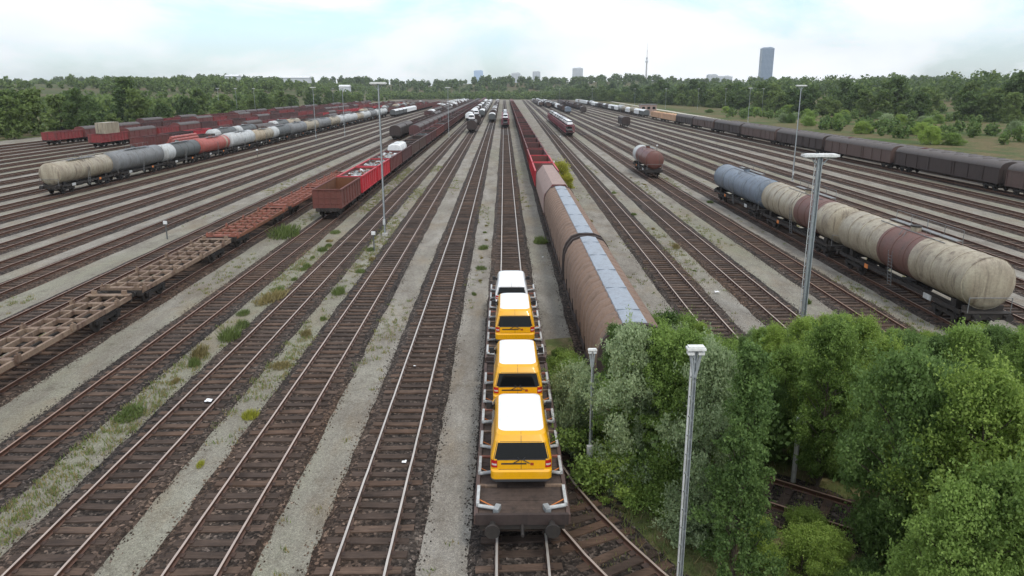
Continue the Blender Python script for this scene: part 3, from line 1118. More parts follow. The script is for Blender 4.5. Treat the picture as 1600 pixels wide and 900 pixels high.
def tree_kit(h, cw, leaf, nclump, nleaf, lsize, trunk_r, base=.12, shape=1.0, limbs=9, lean=.0, names=('trunk', 'crown'), droop=0, clump=.2, spray=0):
    k = Kit()
    t = G()
    pts = [np.array((0., 0, -.15))]
    for i in range(1, 7):
        pts.append(np.array((lean * h * (i / 6) ** 1.5 + R.uniform(-.02, .02) * h * .5, R.uniform(-.02, .02) * h * .5, h * .86 * i / 6)))
    for i in range(6):
        t.tube(pts[i], pts[i + 1], trunk_r * (1 - i / 7), 'bark', trunk_r * (1 - (i + 1) / 7), n=7, caps=False)
    blobs = []
    for i in range(nclump):
        u = (i + R.random()) / nclump
        z = h * (base + (1 - base) * u)
        prof = math.sin(math.pi * min(1, (u * .86 + .12)) ** shape) ** .75 if shape < 2 else (1.02 - u) ** .8
        ang = i * 2.4 + R.uniform(-.5, .5)
        rad = cw * .5 * prof * R.uniform(.25, 1.12)
        c = np.array((lean * h * (z / h) ** 1.5 + rad * math.cos(ang), rad * math.sin(ang), min(z, h * .95)))
        br = cw * clump * R.uniform(.5, 1.4)
        blobs.append((c, (br, br, br * R.uniform(.6, .85))))
        if i % max(1, nclump // limbs) == 0:
            zt = max(.1, z - R.uniform(.1, .22) * h)
            p0 = np.array((lean * h * (zt / h) ** 1.5, 0, zt))
            t.tube(p0, c, trunk_r * .45 * (1 - u * .6), 'bark', trunk_r * .1, n=5, caps=False)
    k.add(names[0], t)
    c, d = clump_cloud(blobs, nleaf, spray)
    if droop:
        c[:, 2] -= droop * NR.random_sample(len(c)) ** 2
    c[:, 2] = np.maximum(c[:, 2], .02)
    v, f = leaf_quads(c, d, lsize)
    g = G()
    g.v = v.tolist()
    g.f = f.tolist()
    g.m = [leaf] * len(f)
    k.add(names[1], g)
    return k
def no_smooth(k):
    return k
NEAR = []
for (h, cw, leaf, ncl, nl, ls, tr, base, shp, kind) in (
        (6.2, 3.0, 'leaf_bright', 120, 30000, .062, .075, .14, 1.0, 'birch'),
        (5.6, 2.7, 'leaf_green', 115, 28000, .06, .07, .12, 1.1, 'birch'),
        (5.4, 3.3, 'leaf_silver', 115, 30000, .058, .08, .10, 1.0, 'willow'),
        (4.6, 3.0, 'leaf_silver', 100, 25000, .058, .07, .06, .95, 'willow'),
        (6.4, 3.6, 'leaf_green', 130, 33000, .064, .095, .10, 1.0, 'maple'),
        (5.2, 3.4, 'leaf_dark', 115, 28000, .066, .09, .08, 1.0, 'maple'),
        (6.3, 2.4, 'leaf_green', 110, 22000, .056, .07, .08, 3.0, 'birch'),
        (6.0, 2.2, 'leaf_dark', 110, 22000, .056, .07, .06, 3.0, 'fir'),
        (6.0, 3.8, 'leaf_bright', 130, 33000, .064, .09, .08, .95, 'maple')):
    NEAR.append((h, kind, leaf, tree_kit(h, cw, leaf, ncl, nl, ls, tr, base, shp, 40, clump=.105, spray=.28)))
BUSH = []
for (h, cw, leaf) in ((2.3, 2.8, 'leaf_green'), (1.9, 2.6, 'leaf_silver'), (2.2, 2.6, 'leaf_bright'), (1.5, 2.4, 'leaf_dark')):
    BUSH.append((h, leaf, tree_kit(h, cw, leaf, 52, 14000, .058, .04, .06, .8, 20, names=('stem', 'foliage'), clump=.125, spray=.3)))
def blades(n, w, h, lw, mat, spread=.9):
    a = NR.uniform(0, 2 * math.pi, n)
    r = w * np.sqrt(NR.random_sample(n))
    hh = h * NR.uniform(.45, 1.1, n) * (1 - .45 * (r / w) ** 2)
    lean = NR.normal(size=(n, 2)) * .28 * h
    x, y = r * np.cos(a), r * np.sin(a)
    b = NR.uniform(0, math.pi, n)
    dx, dy = np.cos(b) * lw / 2, np.sin(b) * lw / 2
    z0 = np.zeros(n)
    v = np.stack([np.stack([x - dx, y - dy, z0], 1), np.stack([x + dx, y + dy, z0], 1), np.stack([x + lean[:, 0] + dx * .3, y + lean[:, 1] + dy * .3, hh], 1), np.stack([x + lean[:, 0] * .6 - dx, y + lean[:, 1] * .6 - dy, hh * .7], 1)], 1).reshape(-1, 3)
    g = G()
    g.v = v.tolist()
    g.f = np.arange(4 * n).reshape(-1, 4).tolist()
    g.m = [mat] * n
    return g
def one(name, g):
    k = Kit()
    k.add(name, g)
    return k
WEED = {m: [one('foliage', blades(300, w, h, .04, m)) for w, h in ((.5, .55), (.75, .75), (.35, .4))] for m in ('weed_green', 'weed_yellow', 'dry_grass')}
FARK = []
for (h, cw, leaf, shp) in ((16, 11, 'leaf_far', 1.0), (13, 10, 'leaf_far_light', .9), (18, 11, 'leaf_far', 1.0), (11, 10, 'leaf_far', .85), (14, 9, 'leaf_far_light', 1.1), (9, 9, 'leaf_far_light', .8)):
    FARK.append((h, leaf, tree_kit(h, cw, leaf, 34, 2600, .75, .25, .05, shp, 7, clump=.15, spray=.2)))

def frame_px(x, y, z):
    """only for skipping plants that stand outside the view"""
    xc = x * math.cos(YAW) - y * math.sin(YAW)
    yc = x * math.sin(YAW) + y * math.cos(YAW)
    Z = yc * math.cos(PITCH) - (z - H) * math.sin(PITCH)
    return abs(xc) / max(Z, .1)
# ------------------------------------------------------------------ trains
ORD = ['first', 'second', 'third', 'fourth', 'fifth', 'sixth', 'seventh', 'eighth', 'ninth', 'tenth', 'eleventh', 'twelfth']
def put(kit, name, label, cat, group, track, y, z=0, dx=0, detail=None):
    x = tx(track, y) + dx
    det = (y < 170) if detail is None else detail
    return kit.make(name, label, cat, group, (x, y, z), -math.atan(TR[track][1]), det)
FARG = G()
def far_wagon(x, y, L, name, kit):
    top = kit.n[0][1]
    m = max(set(top.m), key=top.m.count)
    if name == 'tank_wagon':
        FARG.tube((x, y - L / 2 + .5, 2.75), (x, y + L / 2 - .5, 2.75), 1.4, m, n=10)
    else:
        FARG.box((x, y, 2.15), (2.85, L - .4, 2.1), m)
        if name != 'open_wagon':
            FARG.box((x, y, 3.4), (2.2, L - .4, .5), max(set(top.m[1:]), key=lambda q: (q.startswith('roof') or q == 'white', top.m.count(q))))
    FARG.box((x, y, .75), (2.3, L - .6, .6), 'black')
def train(track, y0, specs, train_name, far_label, group, nord=8, gap=.95, reach=615):
    """specs: (kit, length, name, colour words, category); wagons are lined up away from the camera"""
    y = y0
    out = []
    kk = TR[track]
    for i, (kit, L, name, words_, cat) in enumerate(specs):
        c = y + L / 2
        if y > 900:
            break
        if y > reach:
            far_wagon(tx(track, c), c, L, name, kit)
            y += L + gap
            continue
        if i < nord:
            lab = '%s, %s back along %s' % (words_, ORD[i], train_name)
        else:
            lab = far_label
        o = put(kit, name, lab, cat, group, track, c)
        out.append((o, c, L))
        y += L + gap
    return out
# --- open wagons left of the centre
OW = {
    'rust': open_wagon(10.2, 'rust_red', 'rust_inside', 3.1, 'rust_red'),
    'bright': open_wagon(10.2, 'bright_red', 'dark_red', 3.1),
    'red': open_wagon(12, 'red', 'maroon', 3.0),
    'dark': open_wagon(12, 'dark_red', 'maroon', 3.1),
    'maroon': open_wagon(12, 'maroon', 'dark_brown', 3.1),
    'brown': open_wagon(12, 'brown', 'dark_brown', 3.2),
}
def ow(c, L, words_):
    return (OW[c], L, 'open_wagon', words_, 'wagon')
sp = [ow('rust', 10.2, 'empty rust-brown open wagon'), ow('bright', 10.2, 'bright red open wagon with pale scrap'), ow('bright', 10.2, 'bright red open wagon with pale scrap'), ow('dark', 12, 'dark red open wagon with scrap'), ow('maroon', 12, 'maroon open wagon under white covered blocks')]
for i in range(60):
    c = R.choice(('maroon', 'dark', 'maroon', 'brown'))
    sp.append(ow(c, 12, {'maroon': 'maroon open wagon', 'dark': 'dark red open wagon', 'brown': 'brown open wagon'}[c]))
res = train('left4', 70.5, sp, 'the long red open-wagon train', 'dark open wagon far along the long red open-wagon train', 'open wagons of the long red train', 10)
sl = [scrap_load(9.6, 2.95, 'scrap', 3), scrap_load(9.6, 3.0, 'scrap', 4), scrap_load(11.4, 3.0, 'scrap', 5), scrap_load(11.4, 3.0, 'dark_brown', 6), scrap_load(11.4, 2.9, 'dark_grey', 7)]
for i, (j, lab) in enumerate(((1, 'pale metal scrap heaped in the nearest bright red wagon'), (2, 'pale metal scrap heaped in the second bright red wagon'), (3, 'grey scrap heaped in the first dark red wagon behind the bright red ones'))):
    o = put(sl[i], 'scrap_load', lab, 'scrap load', 'scrap loads in the open wagons', 'left4', res[j][1])
for j in range(5, len(res)):
    if j % 2 == 1:
        put(sl[3 + (j // 2) % 2], 'scrap_load', 'dark load filling an open wagon far along the long red train', 'scrap load', 'dark loads in the long red train', 'left4', res[j][1])
blk = Kit()
g = G()
pr = [(-1.15, 0), (-1.2, 1.5), (-1.0, 2.05), (-.5, 2.25), (.5, 2.25), (1.0, 2.05), (1.2, 1.5), (1.15, 0)]
g.loft([[(x * s, y, z * s) for x, z in pr] for y, s in ((-1.5, .93), (-1.35, 1), (0, .985), (1.35, 1), (1.5, .93))], 'white')
for y in (-.9, 0, .9):
    g.box((0, y, 2.26), (1.4, .05, .03), 'pale_grey')
blk.add('cover', g)
for i, lab in ((0, 'white tarpaulin covered block on the maroon wagon, nearer one'), (1, 'white tarpaulin covered block on the maroon wagon, farther one')):
    put(blk, 'covered_block', lab, 'covered load', 'white covered blocks on the maroon wagon', 'left4', res[4][1] - 3.6 + i * 4.2, 1.95)
# --- empty flats beside them
SF = {'pale': skeleton_flat(14.5, 'pale_frame', 'pale_frame'), 'mixed': skeleton_flat(14.5, 'rust', 'red_rust_frame'), 'red': skeleton_flat(14.5, 'red_rust_frame')}
sp = [(SF[c], 14.5, 'flat_wagon', wd, 'flat wagon') for c, wd in (('pale', 'weathered pale empty flat wagon'), ('pale', 'weathered pale empty flat wagon with ladder frame'), ('mixed', 'rusty empty flat wagon'), ('red', 'rust-red empty flat wagon'), ('red', 'rust-red empty flat wagon'))]
train('left5', 25.0, sp, 'the empty flats', 'flat wagon', 'empty flat wagons left of the red train', gap=1.1)
# --- more trains on the left
BX = {c: box_wagon(14, c) for c in ('maroon', 'dark_brown', 'brown', 'dark_red')}
HW = hood_wagon(19.5)
TK = {
    'red': tank_wagon(13.5, [(.86, 'salmon'), (.06, 'cream'), (.08, 'salmon')], 1.38),
    'white': tank_wagon(14, [(1, 'pale_grey')], 1.5, ringmat='pale_grey'),
    'beige': tank_wagon(12.5, [(.55, 'beige'), (.45, 'cream')], 1.36),
    'dark': tank_wagon(13.5, [(.2, 'pale_grey'), (.8, 'dark_grey')], 1.42),
    'grey': tank_wagon(14.5, [(1, 'grey')], 1.5),
    'cream': tank_wagon(13, [(1, 'cream')], 1.42),
}
TW = {'red': 'salmon red tank wagon', 'white': 'off-white tank wagon', 'beige': 'beige tank wagon', 'dark': 'dark grey tank wagon', 'grey': 'mid grey tank wagon', 'cream': 'cream tank wagon'}
TL_ = {'red': 13.5, 'white': 14, 'beige': 12.5, 'dark': 13.5, 'grey': 14.5, 'cream': 13}
sp = [(TK[c], TL_[c], 'tank_wagon', TW[c], 'tank wagon') for c in ('cream', 'grey', 'dark', 'red', 'white', 'beige', 'dark', 'grey', 'cream', 'grey', 'cream', 'white', 'white', 'beige', 'white', 'grey', 'white', 'white')]
train('left12', 131 - 3 * 14.5, sp, 'the left tank train', 'pale tank wagon far along the left tank train', 'tank wagons on the left', 12)
CB = {c: box_wagon(14, c, rf, 2.9, .7) for c, rf in (('white', 'white'), ('dark_grey', 'white'))}
train('left11', 345, [(CB['dark_grey'], 14, 'covered_wagon', 'dark grey white-roofed covered wagon', 'wagon')] * 3 + [(CB['white'], 14, 'covered_wagon', 'white covered wagon', 'wagon')] * 3 + [ow('dark', 12, 'dark wagon')] * 14, 'the white-roofed train beyond the tanks', 'dark wagon far along the white-roofed train', 'wagons of the white-roofed train', 6)
def mixrow(track, y0, n, cols, name, group, nord=4, seed=1, reach=615):
    rr = random.Random(seed)
    sp = []
    for _ in range(n):
        c = rr.choice(cols)
        if c.startswith('b:'):
            sp.append((BX[c[2:]], 14, 'covered_wagon', c[2:].replace('_', ' ') + ' covered wagon', 'wagon'))
        elif c.startswith('t:'):
            sp.append((TK[c[2:]], TL_[c[2:]], 'tank_wagon', TW[c[2:]], 'tank wagon'))
        elif c.startswith('w:'):
            sp.append((CB[c[2:]], 14, 'covered_wagon', {'white': 'all-white covered wagon', 'dark_grey': 'dark grey white-roofed wagon'}[c[2:]], 'wagon'))
        elif c == 'hood':
            sp.append((HW, 19.5, 'hooded_wagon', 'pinkish hooded wagon', 'wagon'))
        else:
            sp.append((OW[c], 12 if c not in ('rust', 'bright') else 10.2, 'open_wagon', {'rust': 'rust-brown', 'bright': 'bright red', 'dark': 'dark red'}.get(c, c) + ' open wagon', 'wagon'))
    train(track, y0, sp, name, 'goods wagon far along ' + name, group, nord, reach=reach)
mixrow('left5', 190, 40, ['b:maroon', 'b:dark_brown', 'b:dark_red', 'b:maroon'], 'the brown covered train behind the flats', 'wagons behind the flats', 3, 2)
mixrow('left6', 188, 40, ['brown', 'b:dark_brown', 'maroon', 'brown'], 'the dark brown train with rusty load', 'wagons of the dark brown train', 4, 3)
o = put(scrap_load(11.4, 3.25, 'rust', 12), 'scrap_load', 'rust-red scrap on the near end of the dark brown train', 'scrap load', None, 'left6', 194)
mixrow('left7', 330, 30, ['b:brown', 'maroon', 'w:white', 'b:dark_brown'], 'the train next to the dark brown train', 'wagons left of the dark brown train', 2, 4)
mixrow('left8', 420, 24, ['b:maroon', 'w:dark_grey', 'dark', 't:white'], 'the mixed distant train with tank wagons', 'mixed wagons in the distance', 2, 5)
mixrow('left9', 470, 22, ['brown', 'w:white', 'dark'], 'the distant train of open and white wagons', 'far wagons of the open and white train', 2, 6)
mixrow('left13', 120, 36, ['dark', 'red', 'maroon', 'dark', 'b:brown'], 'the red train behind the tank wagons', 'wagons behind the tank train', 8, 7)
mixrow('left16', 150, 36, ['red', 'dark', 'maroon', 'bright', 'maroon', 'b:brown'], 'the second red train behind the tank wagons', 'wagons of the second red train', 8, 8)
mixrow('left22', 170, 32, ['dark', 'maroon', 'b:dark_red', 'red'], 'the outermost red train by the wood', 'wagons of the outermost red train', 8, 9)
mixrow('left19', 162, 34, ['red', 'maroon', 'dark', 'b:dark_red', 'b:maroon'], 'the third red train from the tank wagons', 'wagons of the third red train', 6, 31)
mixrow('left14', 150, 34, ['brown', 't:dark', 'b:brown', 't:beige', 'maroon'], 'the dark train close behind the tank wagons', 'wagons of the dark train behind the tanks', 4, 32)
mixrow('left24', 235, 30, ['red', 'dark', 'b:maroon'], 'the red train along the left wood', 'wagons of the red train along the wood', 3, 33)
# pipes and containers standing on those trains
pp = G()
for i in range(3):
    for j in range(3 - i):
        pp.tube((-.7 + j * .62 + i * .31, -5.5, .3 + i * .5), (-.7 + j * .62 + i * .31, 5.5, .3 + i * .5), .29, 'salmon', n=10)
pk = one('pipes', pp)
put(pk, 'pipe_load', 'salmon pipes stacked on the red train behind the tank wagons', 'pipe load', None, 'left13', 138, 3.0)
cg = Kit()
g = G()
g.box((0, 0, 1.3), (2.44, 6.0, 2.6), 'cream')
for i in range(24):
    for sx in (-1, 1):
        g.box((sx * 1.225, -2.85 + i * .248, 1.3), (.03, .1, 2.3), 'cream')
cg.add('shell', g)
d = G()
for sx in (-.6, .6):
    d.box((sx, -3.02, 1.3), (1.12, .05, 2.4), 'cream')
    d.tube((sx, -3.07, .2), (sx, -3.07, 2.4), .025, 'grey', n=5)
cg.add('door', d)
put(cg, 'freight_container', 'cream container standing on the near end of the third red train', 'container', None, 'left19', 168, 3.05)
# --- centre: the car train and what stands ahead of it
CF = car_flat(11.4)
CF2 = car_flat(12.2)
put(CF, 'car_flat_wagon', 'plank-decked flat wagon carrying the two nearest yellow vans', 'flat wagon', 'flat wagons of the van train', 'cars', 23.0)
put(CF2, 'car_flat_wagon', 'plank-decked flat wagon carrying the farthest yellow van and the small white van', 'flat wagon', 'flat wagons of the van train', 'cars', 35.3)
VK = van_kit()
put(VK, 'delivery_van', 'yellow white-roofed van, nearest to the bridge', 'van', 'yellow vans on the flat wagons', 'cars', 18.5, 1.225)
put(VK, 'delivery_van', 'yellow white-roofed van, middle one of three', 'van', 'yellow vans on the flat wagons', 'cars', 23.7, 1.225)
put(VK, 'delivery_van', 'yellow white-roofed van parked behind the small white van', 'van', 'yellow vans on the flat wagons', 'cars', 30.4, 1.225)
o = put(van_kit('van_white'), 'delivery_van', 'small all-white van at the far end of the van train', 'van', None, 'cars', 35.95, 1.225, dx=-.1)
o.scale = (.97, .93, .87)
DC = deck_carrier(26)
CK = {c: car_kit(c) for c in ('van_white', 'silver', 'dark_grey')}
CN = {'van_white': 'white', 'silver': 'silver', 'dark_grey': 'dark grey'}
def carrier(track, y, n, where, low=True, ncar=5, seed=1, tall=False, grp='cars on the distant car carriers'):
    rr = random.Random(seed)
    for i in range(n):
        c = y + 13 + i * 27
        put(DC, 'car_carrier', 'double-deck red car carrier, %s %s' % (ORD[i], where), 'car carrier', 'double-deck car carriers', track, c)
        for j in range(ncar):
            col = rr.choice(('van_white', 'van_white', 'silver', 'van_white', 'dark_grey'))
            put(CK[col], 'car', '%s car on the upper deck of the %s carrier %s' % (CN[col], ORD[i], where), 'car', grp + ' ' + where, track, c - 12.6 + j * 5.0, 3.02, detail=c < 120)
            if low:
                put(CK['dark_grey'], 'car', 'dark car on the lower deck of the %s carrier %s' % (ORD[i], where), 'car', grp + ' ' + where, track, c - 12.6 + j * 5.0, 1.2, detail=False)
carrier('right3', 201, 4, 'right of the open wagons', seed=2)
VW = Kit()
for nm, gg, p in van_kit('van_white').n:
    VW.add(nm, gg, p)
carrier('cars', 247, 3, 'ahead of the van train', ncar=4, seed=3)
put(VW, 'delivery_van', 'white van on the deck of the carrier ahead of the yellow vans', 'van', None, 'cars', 246.8, 3.02, detail=False)
LOWF = skeleton_flat(14.5, 'dark_brown')
for tr, y, w_ in (('left2', 216, 'dark flat wagon with a white van, nearer one left of the van train'), ('left2', 262, 'dark flat wagon with a white van, farther one left of the van train')):
    put(BX['dark_brown'], 'covered_wagon', w_.replace('flat', 'covered'), 'wagon', 'covered wagons left of the van train', tr, y + 9)
    put(VW, 'delivery_van', 'white van standing on the %s dark wagon left of the van train' % ('nearer' if y < 230 else 'farther'), 'van', 'white vans left of the van train', tr, y + 2, 3.85, detail=False)
mixrow('left1', 290, 30, ['b:brown', 'b:dark_brown', 'brown', 'w:dark_grey'], 'the train on the track beside the van train', 'wagons beside the van train', 3, 12)
mixrow('left2', 340, 26, ['w:white', 'w:dark_grey', 'b:dark_brown'], 'the distant white-roofed train left of centre', 'distant white-roofed wagons', 3, 13)
mixrow('left3', 300, 30, ['w:white', 'b:dark_brown', 'w:dark_grey', 'brown'], 'the distant train two tracks left of the vans', 'distant wagons two tracks left', 3, 14)
# --- right of the van train: covered wagons, hood wagon, red open wagons
put(covered_wagon(17.0), 'tarpaulin_wagon', 'brown ribbed tarpaulin wagon with grey roof panel, beside the bushes', 'wagon', 'brown tarpaulin wagons', 'right1', 34.0)
put(covered_wagon(22.6), 'tarpaulin_wagon', 'brown ribbed tarpaulin wagon with grey roof panel, coupled to the pinkish hooded wagon', 'wagon', 'brown tarpaulin wagons', 'right1', 54.4)
put(HW, 'hooded_wagon', 'pinkish smooth hooded wagon between the tarpaulin wagons and red open wagons', 'wagon', None, 'right1', 76.2)
sp = [ow('bright', 10.2, 'bright red open wagon'), ow('bright', 10.2, 'bright red open wagon'), ow('red', 12, 'red open wagon'), ow('dark', 12, 'dark red open wagon')]
for i in range(50):
    sp.append(ow(R.choice(('dark', 'maroon', 'dark')), 12, 'dark red open wagon'))
res = train('right1', 87, sp, 'the red wagons behind the hooded wagon', 'dark red open wagon far behind the hooded wagon', 'red wagons behind the hooded wagon', 8)
for j, wd in ((0, 'nearest'), (1, 'second')):
    put(scrap_load(9.4, 1.75, 'beige', 20 + j), 'scrap_load', 'low pale load inside the %s bright red wagon behind the hooded wagon' % wd, 'scrap load', 'pale loads behind the hooded wagon', 'right1', res[j][1])
# --- tank wagons on the right
RT = {
    'blue': tank_wagon(15.6, [(1, 'grey_blue')], 1.50, rings=4),
    'cream': tank_wagon(15.6, [(.36, 'cream'), (.26, 'band_brown'), (.38, 'cream')], 1.50, rings=10),
    'cream2': tank_wagon(15.6, [(.16, 'cream'), (.3, 'band_brown'), (.54, 'cream')], 1.50, rings=10),
    'brown': tank_wagon(12.5, [(.78, 'brown_tank'), (.22, 'pale_grey')], 1.42, rings=3),
}
for i, (c, lab) in enumerate((('cream', 'cream tank wagon with brown band nearest the wood'), ('cream2', 'cream tank wagon with brown band coupled to the blue-grey tank wagon'), ('blue', 'blue-grey tank wagon at the far end of the right tank train'))):
    put(RT[c], 'tank_wagon', lab, 'tank wagon', 'tank wagons on the right', 'right5', 43.2 + i * 16.6)
put(RT['brown'], 'tank_wagon', 'lone reddish-brown tank wagon with a pale far end', 'tank wagon', None, 'right4', 110.5, detail=True)
# --- single wagons and far trains on the right
DB = box_wagon(10.5, 'dark_brown', 'roof_sheet_dark', 3.35, .5, 4)
put(DB, 'covered_wagon', 'lone dark brown covered wagon standing among empty tracks', 'wagon', None, 'right8', 253, detail=True)
put(DB, 'covered_wagon', 'lone small brown wagon far among the empty right tracks', 'wagon', None, 'right8', 405)
LB = box_wagon(25.5, 'brown', 'roof_sheet_dark', 3.2, .85, 8)
LB2 = box_wagon(25.5, 'dark_brown', 'roof_sheet_dark', 3.2, .85, 8)
y = 62
for i in range(8):
    put((LB, LB2)[i % 2], 'covered_wagon', '%s brown long covered wagon, %s from the near end by the meadow' % ('dark' if i % 2 else 'mid', ORD[i]), 'wagon', 'long brown covered wagons', 'right13', y + 12.75, detail=True)
    y += 26.5
WL = open_wagon(24, 'wood_light', 'wood_light', 3.3)
for i in range(2):
    put(WL, 'board_wagon', 'light timber-sided wagon, %s beyond the brown covered wagons' % ORD[i], 'wagon', 'light timber-sided wagons', 'right13', y + 12)
    put(scrap_load(22.6, 3.5, 'wood_light', 40 + i), 'timber_load', 'heaped light timber in the %s timber-sided wagon' % ORD[i], 'timber load', 'timber loads on the light wagons', 'right13', y + 12)
    y += 25.5
mixrow('right13', y + 16, 26, ['w:white', 'w:dark_grey', 't:white', 'w:white', 'b:dark_brown', 't:cream'], 'the pale train beyond the timber wagons', 'wagons of the pale train', 6, 21)
RB = [box_wagon(25.5, 'dark_red', 'roof_sheet_dark', 3.0, .6, 8)]
y = 90
for i in range(5):
    put(RB[0], 'covered_wagon', 'dark red covered wagon behind the long brown wagons, %s from the near end' % ORD[i], 'wagon', 'dark red wagons behind the brown ones', 'right14', y + 12.75)
    y += 26.5
mixrow('right5', 520, 20, ['b:dark_brown', 'brown', 'w:dark_grey', 't:dark'], 'the dark far train right of the car carriers', 'dark far wagons right of the car carriers', 2, 22)
mixrow('right6', 420, 22, ['b:dark_brown', 't:dark', 'brown', 'w:white'], 'the dark far train with tank wagons', 'dark far wagons with tanks', 3, 23)
mixrow('right4', 560, 16, ['b:dark_brown', 'w:white', 'brown'], 'the far train in line with the lone tank wagon', 'far wagons in line with the lone tank', 2, 24)
BLUE = box_wagon(12, 'grey_blue', 'grey_blue', 3.3, .4, 4)
put(BLUE, 'covered_wagon', 'blue covered wagon at the near end of the far dark trains', 'wagon', None, 'right6', 400)
mixrow('right9', 470, 16, ['brown', 'b:dark_brown', 'b:maroon'], 'the brown far train in the right half', 'brown far wagons in the right half', 2, 25)

props(link('distant_wagons', FARG.mesh('distant_wagons', 30)), 'distant goods wagons crowding the far end of the yard', 'wagons', kind='stuff')
# ------------------------------------------------------------------ masts, posts
MK = mast_kit(14.2, .08, 1.5)
for x, y, lab in ((-11.4, 63.0, 'slim grey lamp mast standing beside the open red train'),
                  (43.4, 100.3, 'slim grey lamp mast between the right tracks, nearest complete one'),
                  (94, 262, 'slim grey lamp mast beyond the long brown wagons'),
                  (-51.2, 186, 'grey lamp mast in front of the left tank train, nearer one'),
                  (-46.6, 200, 'grey lamp mast in front of the left tank train, farther one'),
                  (-16.0, 198, 'grey lamp mast close to the long red train'),
                  (-138, 335, 'grey lamp mast at the left wood edge, nearest'),
                  (-136, 352, 'grey lamp mast at the left wood edge, second'),
                  (-134, 372, 'grey lamp mast at the left wood edge, third'),
                  (48, 590, 'far grey lamp mast at the wood edge right of centre'),
                  (72, 560, 'far grey lamp mast before the right wood, first from centre'),
                  (104, 545, 'far grey lamp mast before the right wood, second from centre'),
                  (118, 500, 'far grey lamp mast before the right wood, third from centre'),
                  (136, 480, 'far grey lamp mast before the right wood, fourth from centre'),
                  (152, 470, 'far grey lamp mast before the right wood, fifth from centre'),
                  (172, 455, 'far grey lamp mast in the meadow, near the tall tower'),
                  (-116, 470, 'far grey lamp mast beyond the left red trains')):
    MK.make('lamp_mast', lab, 'lamp mast', 'lamp masts of the yard', (x, y, GZ), 0, True)
mast_kit(10.15, .11, 1.9, True).make('lamp_mast', 'stout ladder lamp mast rising from the wood beside the tank wagons', 'lamp mast', 'lamp masts of the yard', (17.25, 36.6, GZ))
mast_kit(8.75, .032, .36, True).make('lamp_mast', 'ladder lamp mast in front of the bushes, nearest to the bridge', 'lamp mast', 'lamp masts of the yard', (3.72, 12.2, GZ))
mast_kit(5.15, .04, .3).make('lamp_mast', 'thin lamp mast among the bushes right of the yellow vans', 'lamp mast', 'lamp masts of the yard', (2.95, 21.1, GZ))
def post_kit(h, r, m, cap):
    k = Kit()
    p = G()
    p.tube((0, 0, -.1), (0, 0, h), r, m, r * .85, n=8)
    k.add('post', p)
    b = G()
    b.box((0, -r, h - .12), cap, 'white')
    k.add('plate', b)
    return k
PK = post_kit(1.7, .06, 'dark_grey', (.34, .1, .3))
for x, y, lab in ((8.6, 116, 'short white-headed signal post beside the hooded wagon'), (34, 150, 'thin short signal post between the empty right tracks'), (-11.3, 57, 'short signal post beside the slim lamp mast'), (15.0, 180, 'short white-headed signal post near the car carriers'), (-31.6, 62, 'short signal post beyond the empty flats'), (-50.8, 140, 'short signal post before the left tank train')):
    PK.make('signal_post', lab, 'signal post', 'short signal posts', (x, y, GZ), 0, True)
post_kit(2.5, .09, 'concrete', (.3, .12, .22)).make('concrete_post', 'weathered concrete post with a white plate among the bushes', 'post', 'concrete posts in the wood', (10.1, 20.9, GZ + .3))
post_kit(3.0, .09, 'concrete', (.16, .12, .14)).make('concrete_post', 'weathered concrete post in the thicket beside the tarpaulin wagon', 'post', 'concrete posts in the wood', (4.6, 23.5, GZ))

# ------------------------------------------------------------------ small litter and weeds
def place_weed(x, y, m, s, lab, cat='weeds', grp='weed clumps between the tracks'):
    k = R.choice(WEED[m])
    o = k.make('weed_clump', lab, cat, grp, (x, y, GZ), R.uniform(0, 6), True)
    o.scale = (s * R.uniform(.7, 1.1), s * R.uniform(.8, 1.9), s * R.uniform(.6, 1.1))
    o.rotation_euler = (0, 0, R.uniform(-.4, .4))
    return o
YB = tree_kit(2.3, 3.0, 'weed_yellow', 40, 7000, .09, .03, .05, .8, 8, names=('stem', 'foliage'), clump=.15, spray=.3)
for x, y, s, lab in ((8.7, 103, 1.15, 'tall yellow-green bush beside the first bright red wagon'), (8.9, 95, .75, 'lower yellow-green bush beside the hooded wagon')):
    o = YB.make('bush', lab, 'bush', 'yellow-green bushes by the red wagons', (x, y, GZ), y)
    o.scale = (s * .8, s * 1.3, s)
for x, y, m, s, lab in ((3.35, 60, 'weed_green', 1.3, 'green weed clump at the foot of the tarpaulin wagon'),
                        (-20.9, 63, 'weed_green', 1.8, 'green weed clump at the corner of the first open wagon'),
                        (8.2, 121, 'weed_yellow', 2.4, 'lower yellow-green weeds beside the red open wagons')):
    o = place_weed(x, y, m, s, lab)
    o.scale = (s, s * 1.3, s)
for i in range(17):
    y = 27 + i * 2.3 + R.uniform(-.8, .8)
    place_weed(-15.6 - .0065 * y + R.uniform(-.5, .5), y, R.choice(('weed_green', 'weed_green', 'dry_grass')), R.uniform(.5, 1.1), 'green weed clump in the row left of the third track')
for i in range(9):
    y = 22 + i * 4.5 + R.uniform(-1, 1)
    place_weed(-11.2 + R.uniform(-.45, .45), y, 'weed_yellow' if i < 2 else R.choice(('weed_green', 'dry_grass')), R.uniform(.35, .8), 'low weed clump on the strip left of the second track')
for i in range(8):
    place_weed(-1.85 + R.uniform(-.3, .3), 44 + i * 3.4, 'dry_grass' if i % 2 else 'weed_green', R.uniform(.35, .7), 'small dark weed clump on the strip left of the van train')
for i in range(10):
    place_weed(8.6 + R.uniform(-1.5, 1.5), 42 + i * 7, R.choice(('dry_grass', 'weed_green', 'weed_yellow')), R.uniform(.5, 1.1), 'low weed clump right of the tarpaulin wagons')
